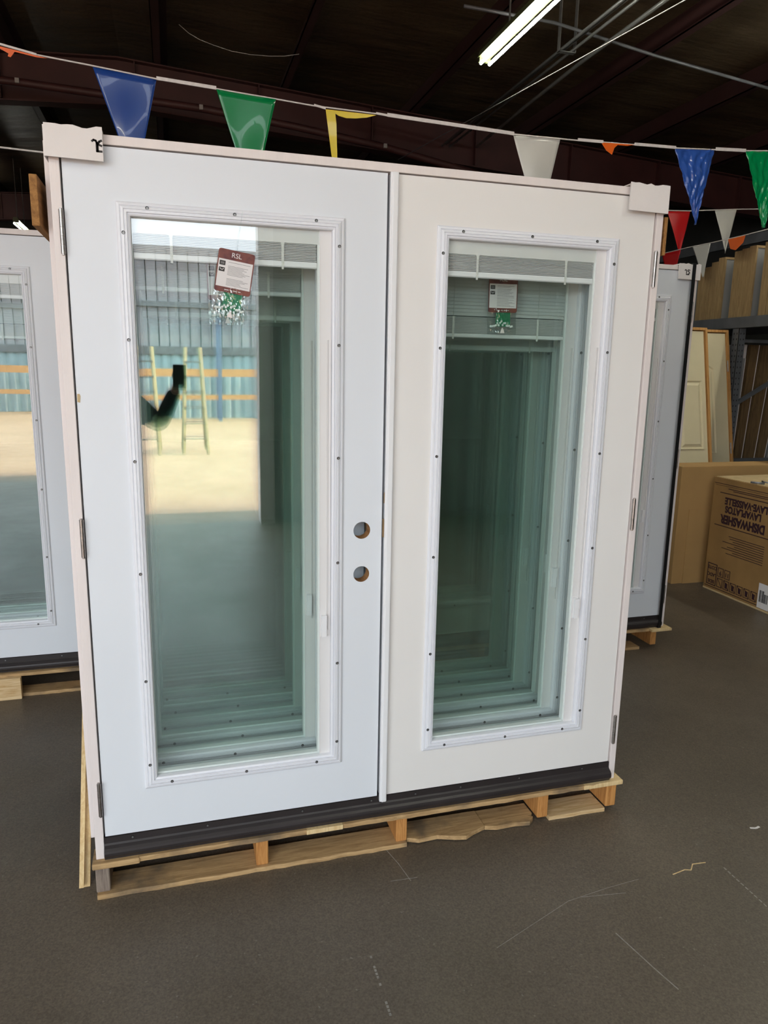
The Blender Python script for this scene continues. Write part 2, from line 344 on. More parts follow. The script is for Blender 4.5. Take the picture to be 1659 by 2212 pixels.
# rafters and purlins
for i, y in enumerate((0.0, 6.0, 12.0)):
    r = thing('rafter', ['maroon steel roof rafter high over the front of the stack', 'maroon steel roof rafter crossing behind the bunting', 'maroon steel roof rafter farthest back in the dark'][i], 'roof beam', (-0.15, y, 4.3))
    web = MB(); fl = MB()
    for sgn, xe in ((-1, XL), (1, XR)):
        x0, x1 = sorted((-0.15, xe)); a, b2 = roofz(x0)-0.21, roofz(x1)-0.21
        web.prism([(x0, a-0.42), (x1, b2-0.42), (x1, b2), (x0, a)], 1, y-0.006, y+0.006)
        for dz in (0, -0.42): fl.prism([(x0, a+dz-0.012), (x1, b2+dz-0.012), (x1, b2+dz), (x0, a+dz)], 1, y-0.075, y+0.075)
    for k in range(14):
        xx = XL + 0.6 + k*1.2; fl.box(xx, xx+0.01, y-0.07, y+0.07, roofz(xx)-0.62, roofz(xx)-0.22)
    web.shift(0.15, -y, -4.3).obj('beam_web', 'steel_dark', r); fl.shift(0.15, -y, -4.3).obj('beam_flange', 'steel_dark', r)
px = [-6.5, -5.2, -3.9, -2.5, -1.1, 0.25, 1.5, 2.88, 4.28, 5.48, 6.7]
pn = ['farthest left', 'second from the left wall', 'third from the left wall', 'over the left door stack', 'just left of the ridge', 'above the blue pennant', 'above the green pennant',
      'above the ceiling lamp', 'right of the ceiling conduits', 'right of the white ceiling cable', 'nearest the right wall']
for x, nm in zip(px, pn):
    z = roofz(x)
    p = MB(); p.box(x-0.004, x+0.004, YF+0.2, YB, z-0.20, z-0.004); p.box(x-0.07, x+0.004, YF+0.2, YB, z-0.205, z-0.195); p.box(x-0.07, x-0.062, YF+0.2, YB, z-0.205, z-0.185); p.box(x, x+0.07, YF+0.2, YB, z-0.012, z-0.004)
    tag(p.obj('purlin', 'purlin'), 'maroon roof purlin running front to back, ' + nm, 'purlin', 'roof purlins')

# lamps in the ceiling
def lamp(x, y0, y1, z, label, power=55):
    t = thing('fluorescent_lamp', label, 'ceiling light', (x, (y0+y1)/2, z), 'fluorescent strip lamps')
    h = (y1-y0)/2; zr = roofz(x) - z - 0.005
    b = MB(); b.prism([(-0.045, 0.03), (-0.03, 0.075), (0.03, 0.075), (0.045, 0.03), (0.012, 0.018), (-0.012, 0.018)], 1, -h-0.03, h+0.03); b.obj('housing', 'fixture', t)
    for yy in (-h*0.7, h*0.7): MB().tube([(0, yy, 0.07), (0, yy, zr)], 0.006, 6).obj('hanger', 'conduit', t)
    for s in (-0.031, 0.031):
        MB().tube([(s, -h, -0.012), (s, h, -0.012)], 0.0100, 12).obj('tube', 'tube', t, smooth=True)
    for yy in (-h-0.012, h+0.012): MB().box(-0.04, 0.04, yy-0.012, yy+0.012, 0.0, 0.04).obj('lamp_holder', 'fixture', t)
lamp(2.375, 0.42, 2.86, 3.5, 'lit twin tube lamp hanging over the right of the main door stack', 62)
lamp(-1.94, 10.5, 11.3, 3.5, 'small far lit lamp above the left door stack', 14)
lamp(-1.9, -3.9, -1.46, 3.5, 'added twin tube fill lamp, out of view left of the camera')  # unseen lamp, added to brighten the door fronts and floor from the left
lamp(2.375, -3.9, -1.46, 3.5, 'added twin tube fill lamp, out of view right of the camera')  # its partner on the right, likewise added as front fill
lamp(5.6, 0.6, 3.0, 3.6, 'added twin tube fill lamp, out of view toward the storage rack', 42)  # third unseen lamp, added for extra fill from above on the right

# conduits, cables
def wire(name, pts, r, m, label, cat='cable', group=None): return tag(MB().tube(pts, r, 8).obj(name, m, smooth=True), label, cat, group)
for i, (x, z) in enumerate(((3.19, 3.85), (3.235, 3.87), (3.28, 3.85))):
    wire('conduit', [(x, 0.5, z), (x, 5.9, z)], 0.011, 'conduit', 'grey electrical conduit, ' + ['left', 'middle', 'right'][i] + ' of the bundle of three under the roof', 'conduit', 'ceiling conduits')
wire('conduit', [(3.47, 0.5, 3.86), (3.47, 3.55, 3.86), (3.52, 4.6, 3.87), (3.6, 5.9, 3.88)], 0.015, 'conduit', 'single thicker grey conduit right of the bundle of three', 'conduit', 'ceiling conduits')
hg = MB(); hg.box(3.165, 3.305, 3.30, 3.34, 3.83, 3.836)
for xx in (3.165, 3.30): hg.box(xx, xx+0.005, 3.30, 3.34, 3.83, roofz(3.2))
tag(hg.obj('conduit_hanger', 'conduit'), 'metal hanger strap holding the bundle of three conduits', 'hanger')
wire('ceiling_cable', [(2.29, 4.578, 3.3), (2.815, 1.355, 3.3), (2.98, 0.3, 3.3)], 0.003, 'cable', 'thin taut white cable crossing under the ceiling conduits')
wire('ceiling_wire', [(0.40, 4.2, 4.0), (0.47, 4.2, 3.95), (0.55, 4.2, 3.915), (0.66, 4.23, 3.90), (0.80, 4.27, 3.89), (0.95, 4.28, 3.888), (1.1, 4.28, 3.895), (1.22, 4.28, 3.91), (1.34, 4.28, 3.94)], 0.0025, 'cable', 'thin drooping wire above the green pennant')
pb = thing('sprinkler_pipe', 'dark pipe with small pale clips crossing behind the pennants', 'pipe', (0, 5.5, 3.8))
MB().tube([(-3.0, 0, 0.08), (-0.97, 0, 0.075), (0.6, 0, 0.03), (1.5, 0, -0.04), (2.42, 0, -0.14), (3.4, 0, -0.30), (4.2, 0, -0.5)], 0.035, 10).obj('pipe', 'steel_dark', pb, smooth=True)
for (x, z) in ((-0.97, 0.075), (0.605, 0.028), (2.417, -0.14)):
    MB().box(x-0.017, x+0.017, -0.05, -0.03, z-0.02, z+0.02).obj('clip', 'cable', pb)
for (x, z) in ((-2.1, 0.08),): MB().tube([(x, 0, z), (x, 0, roofz(x)-3.8)], 0.006, 6).obj('hanger', 'conduit', pb)
cb = MB().tube([(2.3, 3.1, 3.93), (3.0, 3.1, 3.92), (4.0, 3.3, 3.9), (5.3, 3.45, 3.85)], 0.012, 8)
tag(cb.obj('cross_conduit', 'rack', smooth=True), 'thin grey conduit crossing above the bundle of three', 'conduit')

# ------------------------------------------------------------------ the patio door unit
SW, GAP, SH = 0.8803, 0.0309, 2.007
LX0, LX1, LZ0, LZ1 = 0.1265, 0.7523, 0.1485, 1.8742        # lite moulding, in slab coordinates
TW = 0.0375                                                  # moulding width
OX0, OX1, OZ0, OZ1 = LX0+TW, LX1-TW, LZ0+TW, LZ1-TW          # glazed opening
REC = 0.006
prof = [(0, -0.001), (0, 0.0045), (0.0035, 0.0075), (0.009, 0.0085), (0.0105, 0.0065), (0.013, 0.0110), (0.019, 0.0130), (0.0205, 0.0105), (0.0215, 0.0105),
        (0.0225, 0.0130), (0.0275, 0.0130), (0.0290, 0.0085), (0.0305, 0.0085), (0.0315, 0.0115), (0.0360, 0.0095), (TW, 0.0040), (TW, -0.0075)]
def slab_mesh(bore, m):
    mb = MB()
    X = [0, OX0-0.004, OX1+0.004, SW]; Z = [0, OZ0-0.004, OZ1+0.004, SH]
    if not bore:
        for i in range(3):
            for j in range(3):
                if i == 1 and j == 1: continue
                for y in (0, 0.0445):
                    mb.add([(X[i], y, Z[j]), (X[i+1], y, Z[j]), (X[i+1], y, Z[j+1]), (X[i], y, Z[j+1])], [(0, 1, 2, 3)])
    else:
        XX = [0, OX0-0.004, OX1+0.004, 0.776, 0.854, SW]; ZZ = [0, OZ0-0.004, 0.761, 0.839, 0.905, 0.983, OZ1+0.004, SH]
        for i in range(5):
            for j in range(7):
                if i == 1 and 1 <= j <= 5: continue
                for y in (0, 0.0445):
                    if i == 3 and j in (2, 4):
                        cx, cz, r = 0.815, (ZZ[j]+ZZ[j+1])/2, (0.0275 if j == 4 else 0.0262)
                        n = 40; o = []; q = []
                        for k in range(n):
                            a = 2*PI*k/n; cs, sn = math.cos(a), math.sin(a); f = 0.039/max(abs(cs), abs(sn))
                            o.append((cx+cs*f, y, cz+sn*f)); q.append((cx+cs*r, y, cz+sn*r))
                        mb.add(o+q, [(k, (k+1) % n, n+(k+1) % n, n+k) for k in range(n)])
                    else:
                        mb.add([(XX[i], y, ZZ[j]), (XX[i+1], y, ZZ[j]), (XX[i+1], y, ZZ[j+1]), (XX[i], y, ZZ[j+1])], [(0, 1, 2, 3)])
    def ring(x0, x1, z0, z1):
        mb.add([(x0, 0, z0), (x1, 0, z0), (x1, 0, z1), (x0, 0, z1), (x0, .0445, z0), (x1, .0445, z0), (x1, .0445, z1), (x0, .0445, z1)],
               [(0, 1, 5, 4), (1, 2, 6, 5), (2, 3, 7, 6), (3, 0, 4, 7)])
    ring(0, SW, 0, SH); ring(X[1], X[2], Z[1], Z[2])
    me = mb.mesh('door_slab', m)
    bm = bmesh.new(); bm.from_mesh(me); bmesh.ops.remove_doubles(bm, verts=bm.verts, dist=1e-5); bmesh.ops.recalc_face_normals(bm, faces=bm.faces); bm.to_mesh(me); bm.free()
    return me
SLAB = {True: slab_mesh(True, 'paint_cool'), False: slab_mesh(False, 'paint_warm'), 'cool': slab_mesh(False, 'paint_cool')}
def frame_mesh():
    mb = MB(); mb.frame(LX0, LX1, LZ0, LZ1, prof, -1)
    mb2 = MB(); mb2.frame(LX0, LX1, LZ0, LZ1, prof, 1); mb2.shift(0, 0.0445, 0)
    mb.add(mb2.v, mb2.f); return mb.mesh('lite_frame', 'trim')
FR = frame_mesh()
CH0 = OX1 - 0.0355                                           # inner edge of the operator channel
HZ = OZ1 - 0.039                                             # underside of blind head rail
ch = MB(); ch.box(CH0, OX1-0.0005, 0.0045, 0.009, OZ0, OZ1); ch.box(CH0, CH0+0.0012, 0.0035, 0.0045, OZ0, HZ)
for k in (0.009, 0.0125): ch.box(OX1-k-0.0012, OX1-k, 0.0025, 0.0045, 0.62, 1.53)
ch.box(OX1-0.008, OX1-0.001, 0.001, 0.0045, 0.62, 1.53)
CHM = ch.mesh('operator_channel', 'vinyl')
hr = MB(); hr.box(OX0, CH0, 0.0088, 0.019, HZ, OZ1); hr.box(OX0, CH0, 0.0084, 0.0088, HZ, HZ+0.002)
HRM = hr.mesh('blind_headrail', 'vinyl')
gm = MB().box(OX0-0.002, OX1+0.002, 0.0078, 0.0280, OZ0-0.002, OZ1+0.002); GM = gm.mesh('glass_pane', 'glass')
sp = MB(); g0 = OX0 + 0.0005
for (x0, x1, z0, z1) in ((CH0-0.006, CH0, OZ0, HZ), (OX0, CH0, OZ0+0.0005, OZ0+0.0065), (OX0, OX0+0.002, OZ0, OZ1)):
    sp.box(x0, x1, 0.0082, 0.0275, z0, z1)
sp.box(OX0, CH0, 0.0205, 0.0275, HZ, OZ1); SPM = sp.mesh('glass_spacer', 'spacer')
sc = MB(); sc.tube([(0, -0.0004, 0), (0, 0.0006, 0)], 0.0047, 14, 0); sc.tube([(0.0003, -0.0012, -0.0009), (0.0003, -0.0002, -0.0009)], 0.0030, 12, 1); sc.box(-0.0018, 0.0024, -0.0015, -0.0011, -0.0014, -0.0006, 0)
SCM = sc.mesh('screw', ['black', 'screw'])
rows = []
for z in (0.231, 0.508, 0.845, 1.177, 1.514, 1.794): rows += [(LX0+0.0175, z), (LX1-0.0175, z)]
for x in (0.207, 0.438, 0.667): rows += [(x, LZ1-0.0145), (x, LZ0+0.0175)]
hg = MB()
for k in range(5): hg.tube([(0, 0, k*0.0222+0.0005), (0, 0, k*0.0222+0.0217)], 0.0062, 14)
hg.tube([(0, 0, -0.003), (0, 0, 0.114)], 0.0042, 10); hg.box(-0.0012, 0.0012, 0, 0.03, 0.001, 0.110)
HGM = hg.mesh('hinge', 'steel')
sl = MB(); sl.box(-0.0095, 0.0095, 0, 0.003, 0, 0.076, 1); sl.box(-0.0075, 0.0085, -0.009, 0, 0.002, 0.074); sl.box(-0.0075, 0.0085, -0.0115, -0.009, 0.040, 0.074)
SLM = sl.mesh('blind_slider', ['white', 'vinyl'])
def add(name, me, parent, loc=(0, 0, 0)):
    o = bpy.data.objects.new(name, me); COL.objects.link(o); o.parent = parent; o.location = loc; return o
_bl = {}
def blind(stack_top, rail_top, rail_bot):
    k = (round(stack_top, 3), round(rail_top, 3))
    if k in _bl: return _bl[k]
    s = MB(); z = HZ - 0.006; rnd = random.Random(3)
    if stack_top < HZ - 0.02:
        while z > stack_top + 0.004:
            s.prism([(0.0115, z-0.0085), (0.0120, z-0.0090), (0.0168, z+0.0050), (0.0163, z+0.0055)], 0, OX0+0.003, CH0-0.007); z -= 0.0113
    z = min(stack_top, HZ)
    while z > rail_top + 0.001:
        d = rnd.uniform(0, 0.0016); s.box(OX0+0.003, CH0-0.008-rnd.uniform(0, 0.002), 0.0095+d, 0.018, z-0.0029, z-0.0012); z -= 0.0044
    s.box(OX0+0.003, CH0-0.009, 0.0172, 0.018, rail_top, min(stack_top, HZ))
    sm = s.mesh('blind_slats', 'slat')
    r = MB(); r.prism([(0.0092, rail_bot+0.003), (0.0120, rail_bot), (0.0185, rail_bot), (0.0185, rail_top), (0.0105, rail_top), (0.0092, rail_top-0.003)], 0, OX0+0.003, CH0-0.007); rm = r.mesh('blind_bottom_rail', 'white')
    t = MB(); top = min(stack_top, HZ)
    t.box(-0.0038, 0.0038, 0.0086, 0.0094, rail_bot+0.004, top); t.box(-0.0055, 0.0055, 0.0084, 0.0094, top-0.004, top); t.box(-0.003, 0.003, 0.0088, 0.012, rail_bot-0.006, rail_bot+0.004)
    if stack_top < HZ-0.02: t.box(-0.0007, 0.0007, 0.0095, 0.0103, top, HZ)
    tm = t.mesh('ladder_tape', 'tape'); _bl[k] = (sm, rm, tm); return _bl[k]
def door(parent, x, right, bl, slz, cut=True):
    d = add('door_slab', SLAB[True] if not right else SLAB[False], parent, (x, REC, 0))
    d['label'] = 'cool white door leaf with two lock bores' if not right else 'warm white door leaf without bores'
    add('lite_frame', FR, d); add('glass_pane', GM, d); add('glass_spacer', SPM, d)
    add('operator_channel', CHM, d); add('blind_headrail', HRM, d)
    a, b, c_ = blind(*bl); add('blind_slats', a, d); add('blind_bottom_rail', b, d)
    for xx in (0.266, 0.573): add('ladder_tape', c_, d, (xx, 0, 0))
    add('blind_slider', SLM, d, (OX1-0.0225, 0.001, slz-0.076))
    for (a, b) in rows: add('screw', SCM, d, (a, -0.0125, b))
    hx = -0.008 if not right else SW+0.010
    for z in (0.078, 0.9035, 1.731): add('hinge', HGM, d, (hx, -0.0085, z))
    if not right:
        for z, r in ((0.944, 0.0275), (0.800, 0.0262)):
            n = 40; rb = MB()
            vs = [(math.cos(2*PI*k/n)*r, y, math.sin(2*PI*k/n)*r) for y in (0.0006, 0.044) for k in range(n)]
            rb.add(vs, [(k, (k+1) % n, n+(k+1) % n, n+k) for k in range(n)]); o = rb.obj('bore_hole', 'bore', d, loc=(0.815, 0, z))
    return d
JD = 0.1015
def unit(name, label, loc, bl_l, sl_l, bl_r, sl_r, grp):
    u = thing('patio_door_unit', label, 'patio door', loc, grp)
    W2 = 2*SW + GAP
    j = MB(); j.box(-0.030, -0.0045, 0, JD, -0.072, 2.036); j.box(-0.0045, 0.009, 0.054, JD, -0.04, 2.010); j.obj('side_jamb', 'jamb', u, bevel=0.0012)
    j = MB(); j.box(W2+0.0055, W2+0.029, 0, JD, -0.072, 2.036); j.box(W2-0.009, W2+0.0055, 0.054, JD, -0.04, 2.010); j.obj('side_jamb', 'jamb', u, bevel=0.0012)
    j = MB(); j.box(-0.0045, W2+0.0055, 0, JD, 2.0105, 2.034); j.box(0.009, W2-0.009, 0.054, JD, 1.997, 2.0105); j.obj('head_jamb', 'jamb', u, bevel=0.0012)
    s = MB()
    s.prism([(0.012, -0.002), (0.004, -0.003), (0.004, -0.024), (0.0, -0.029), (-0.004, -0.031), (-0.010, -0.034), (-0.016, -0.040), (-0.0175, -0.047), (-0.017, -0.056), (-0.013, -0.063), (-0.008, -0.066), (-0.008, -0.0715), (0.0975, -0.0715), (0.0975, -0.012), (0.05, -0.003)], 0, -0.004, W2+0.005)
    so = s.obj('threshold', 'sill', u)
    for xx in (0.08, 0.31, 0.62, 0.86, 1.02, 1.19, 1.42, 1.68): add('screw', SCM, so, (xx, 0.0035, -0.013))
    a = MB(); a.box(0.0065+SW, SW+GAP+0.0005, -0.006, REC, -0.018, 2.0095); a.box(SW+0.0125, SW+GAP-0.002, -0.0095, -0.006, -0.018, 2.0095); a.box(SW+0.010, SW+GAP, REC, 0.05, -0.001, 2.009)
    a.obj('astragal', 'white', u, bevel=0.0015)
    MB().box(SW+0.001, SW+0.0075, 0.001, 0.0025, 0.919, 0.979).obj('strike_plate', 'brass', u, bevel=0.0007)
    MB().box(SW+0.004, SW+0.007, 0.001, 0.003, 1.03, 1.065).obj('deadbolt_plate', 'brass', u)
    door(u, 0, False, bl_l, sl_l); door(u, SW+GAP, True, bl_r, sl_r)
    return u
UP = (1.90, 1.748, 1.731)
front = unit('u', 'white double patio door nearest the camera, its cardboard corners on top', (0, 0, 0), UP, 0.674, UP, 0.662, 'patio doors of the main stack')
fd = [d for d in front.children if d.data is SLAB[True]][0]
MB().prism([(0.001, 1.344), (0.008, 1.342), (0.010, 1.360), (0.008, 1.366), (0.002, 1.366)], 1, -0.0008, 0.0001).obj('tape_residue', 'card_in', fd)
PIT = 0.1175
second = unit('u', 'second white patio door of the main stack, its right blind hanging lowest', (-0.027, PIT, 0), (1.73, 1.673, 1.660), 0.708, (1.622, 1.568, 1.555), 0.744, 'patio doors of the main stack')
third = unit('u', 'third white patio door counted from the front of the main stack', (0.008, 2*PIT, 0), (1.66, 1.61, 1.594), 0.735, (1.59, 1.535, 1.518), 0.764, 'patio doors of the main stack')
for k, (dx, nm) in enumerate(((-0.025, 'fourth white patio door counted from the front of the main stack'), (0.012, 'fifth white patio door of the main stack, seen only through glass'), (-0.020, 'rearmost white patio door of the main stack'))):
    src = third if k != 1 else front
    u = copy_tree(src); u.location = (dx, (3+k)*PIT, 0); u['label'] = nm
for base, nm, num in (((-2.02, 1.6), 'stack on the left behind', 3), ((1.27, 1.40), 'stack on the right behind', 3)):
    for k in range(num):
        u = copy_tree(front if k % 2 == 0 else second); u.location = (base[0] + (0, -0.02, 0.01)[k], base[1] + k*PIT, 0)
        u['label'] = ['front', 'middle', 'rear'][k] + ' white patio door of the ' + nm + ' the main one'; u['group'] = 'patio doors of the ' + nm
        for d in u.children:
            if d.data is SLAB[False]:
                d.data = SLAB['cool']; d['label'] = 'cool white door leaf without bores'
                if base[0] < 0: d.scale.x = -1; d.location.x += SW

# ------------------------------------------------------------------ pallets
def jag(x0, x1, y0, y1, z0, z1, seed, amp=0.006, step=0.03):
    rnd = random.Random(seed); n = max(2, int((x1-x0)/step)); pts = []
    for i in range(n+1): pts.append((x0+(x1-x0)*i/n, y0 + rnd.uniform(-amp, amp)*(1 if rnd.random() > .5 else .4)))
    pts += [(x1, y1), (x0, y1)]
    return MB().prism(pts, 2, z0, z1)
def pallet(label, ox, oy, x0, x1, y0, y1, sx, broken=False, seed=1):
    t = thing('wooden_pallet', label, 'pallet', (ox, oy, FZ), 'wooden pallets under the door stacks')
    H = -0.072 - FZ
    for i, (a, b) in enumerate(sx):
        m = 'pallet_grey' if i == 0 else 'pallet_orange'
        MB().box(a, b, y0+0.004, y1, 0.016, H-0.0165).obj('stringer', m, t, bevel=0.004)
    # front deck board, in lengths with a paler end piece
    jag(x0, x1, y0-0.004, y0+0.085, H-0.0165, H, seed, 0.0025).obj('deck_board', 'pallet', t, bevel=0.001)
    y = y0+0.12; k = 0
    while y < y1-0.08:
        MB().box(x0, x1, y, y+0.085, H-0.0165, H).obj('deck_board', 'pallet' if k % 2 else 'pallet_fresh', t, bevel=0.001); y += 0.125; k += 1
    if broken:
        jag(x0+0.005, 0.985, y0-0.006, y0+0.095, 0.0, 0.016, seed+5, 0.003).obj('bottom_board', 'pallet', t)
        p = [(0.99, y0+0.012), (1.03, y0-0.005), (1.10, y0-0.001), (1.16, y0-0.022), (1.20, y0-0.030), (1.235, y0-0.012), (1.285, y0+0.006), (1.285, y0+0.10), (0.99, y0+0.10)]
        MB().prism(p, 2, 0.005, 0.021).obj('bottom_board', 'pallet', t)
        p = [(1.287, y0+0.008), (1.33, y0-0.004), (1.40, y0-0.002), (1.46, y0-0.010), (1.475, y0+0.004), (1.485, y0+0.015), (1.465, y0+0.025), (1.49, y0+0.035), (1.49, y0+0.10), (1.287, y0+0.10)]
        MB().prism(p, 2, 0.003, 0.019).obj('bottom_board', 'pallet', t)
        jag(1.545, 1.78, y0+0.002, y0+0.10, 0.0, 0.016, seed+9, 0.003).obj('bottom_board', 'pallet_fresh', t)
    else:
        jag(x0+0.03, x1-0.06, y0-0.004, y0+0.095, 0.0, 0.016, seed+5, 0.003).obj('bottom_board', 'pallet', t)
    for yy in ((y0+y1)/2-0.05, y1-0.1): MB().box(x0, x1, yy, yy+0.09, 0.0, 0.0158).obj('bottom_board', 'pallet', t)
    return t
pl = pallet('long worn wooden pallet with a split bottom board under the main stack', 0, 0, -0.036, 1.84, -0.016, 1.02, ((-0.034, 0.008), (0.463, 0.503), (0.948, 0.988), (1.497, 1.539), (1.785, 1.828)), True, 3)
H = -0.072 - FZ
e1 = MB().box(1.68, 1.848, -0.0225, 0.10, H-0.0180, H+0.0003).obj('deck_board', 'pine', pl, bevel=0.004); e1['label'] = 'pale yellow end board'
MB().box(-0.041, 0.10, -0.0245, 0.06, H-0.0205, H+0.0003).obj('deck_board', 'pallet', pl, bevel=0.004)
MB().box(0.63, 0.755, -0.0235, 0.06, H-0.0160, H+0.0003).obj('deck_board', 'pine', pl, bevel=0.002)
pallet('pale wooden pallet under the left back stack', -2.03, 1.58, 0, 1.85, -0.01, 0.75, ((0, 0.04), (0.60, 0.64), (1.2, 1.24), (1.80, 1.84)), seed=13)
pallet('wooden pallet under the right back stack', 1.26, 1.385, 0, 1.715, -0.005, 0.75, ((0, 0.04), (0.6, 0.64), (1.2, 1.24), (1.735, 1.775)), seed=23)
tag(MB().box(-0.075, 0.075, 0, 0.03, 0, 0.11).obj('loose_board', 'pallet_fresh', loc=(-0.60, 1.535, FZ), bevel=0.002), 'short pale board standing against the left back pallet', 'board')
tag(MB().box(-0.07, 0.07, -0.03, 0.30, 0, 0.0162).obj('board_offcut', 'pine', loc=(3.05, 1.385, -0.072-0.0163), bevel=0.002), 'short pale board end under the right back door corner', 'board')

# ------------------------------------------------------------------ wood pieces around the main stack
tag(MB().box(-0.010, 0.010, 0, 0.66, -0.065, 0.065).obj('spacer_board', 'brownboard', loc=(-0.080, 0.066, 1.873), bevel=0.002), 'brown board sticking out left of the main stack near its top', 'board')
tag(MB().box(-0.006, 0.006, 0, 0.68, -0.060, 0.060).obj('spacer_board', 'brownboard', loc=(1.842, 0.012, 1.895), bevel=0.001), 'narrow brown board along the right side of the main stack near its top', 'board')
pk = MB()
pk.prism([(0.03, 0.012), (0.048, 0.012), (0.62, 0.80), (0.605, 0.80)], 0, -0.090, -0.076); pk.prism([(0.0485, 0.0), (0.068, 0.0), (0.64, 0.80), (0.6205, 0.80)], 0, -0.088, -0.060)
tag(pk.obj('leaning_plank', 'pine', loc=(0, 0, FZ)), 'pale pine plank leaning against the left side of the main stack', 'plank')

# ------------------------------------------------------------------ cardboard corner protectors
def corner(label, x0, x1, z0, z1, loc, marks=None, seed=1, dx=0):
    rnd = random.Random(seed); t = thing('corner_protector', label, 'corner protector', loc, 'cardboard corner protectors')
    top = []; n = 10
    for i in range(n+1): top.append((x1-(x1-x0)*i/n, z1 + rnd.uniform(-0.0025, 0.0025) - (0.004 if i in (3, 4) else 0)))
    MB().prism([(x0, z0), (x1, z0-0.002)] + top, 1, -0.020, -0.0165).obj('front_flap', 'card_white', t)
    MB().prism([(x0+0.001, z0+0.004), (x1, z0+0.001), (x1, z1-0.006), (x0+0.001, z1-0.004)], 1, -0.0155, -0.0135).obj('back_flap', 'card_white', t)
    b = MB(); b.box(x0, x1, -0.0165, 0.10, 2.0365, 2.0395); b.box(x0, x1, -0.018, -0.0135, z0, z0+0.003)
    if dx < 0: b.box(x0-0.003, x0, -0.0165, 0.10, z0, 2.0395)
    else: b.box(x1, x1+0.003, -0.0165, 0.10, z0, 2.0395)
    b.obj('side_flap', 'card_white', t)
    if marks: strokes(MB(), marks, 0.0052, -0.0200, 0.0004).obj('printed_mark', 'ink', t)
    return t
mk = [[(0.0795, 2.0100), (0.0835, 2.0130), (0.0885, 2.0115), (0.0915, 2.0050)], [(0.0905, 2.007), (0.0905, 1.9865)], [(0.0925, 2.007), (0.0925, 1.9865)], [(0.0905, 1.9865), (0.1020, 1.9865)], [(0.0935, 2.004), (0.0970, 2.0100), (0.1020, 2.0125)], [(0.0940, 2.003), (0.1020, 2.0000)]]
corner('white cardboard corner with a cut black mark, left top of the front door', -0.034, 0.105, 1.965, 2.043, (0, 0, 0), mk, 2, -1)
corner('plain white cardboard corner on the right top of the front door', 1.677, 1.822, 1.960, 2.042, (0, 0, 0), None, 5, 1)
m2 = [[(2.988-0.0, 2.006), (2.992, 2.010), (2.998, 2.006), (2.999, 1.984), (3.016, 1.984)], [(3.020, 2.008), (3.008, 2.009), (3.006, 2.003), (3.018, 1.997), (3.019, 1.991), (3.008, 1.988)]]
m2 = [[(x, z) for x, z in p] for p in m2]
corner('white cardboard corner with black print on the right back stack', 2.95, 3.092, 1.960, 2.042, (0, 1.40, 0), m2, 8, 1)
st = MB(); st.box(-0.011, 0.011, -0.0045, -0.003, -2.115, 0); st.box(-0.011, 0.011, -0.0045, 0.40, 0.0005, 0.002)
st.box(-0.011, 0.011, -0.0045, 0.10, -2.117, -2.1155)
sv = st.obj('strapping_band', 'black', loc=(3.043, 1.3775, 2.044)); tag(sv, 'black strap running down the right back door stack', 'strap')

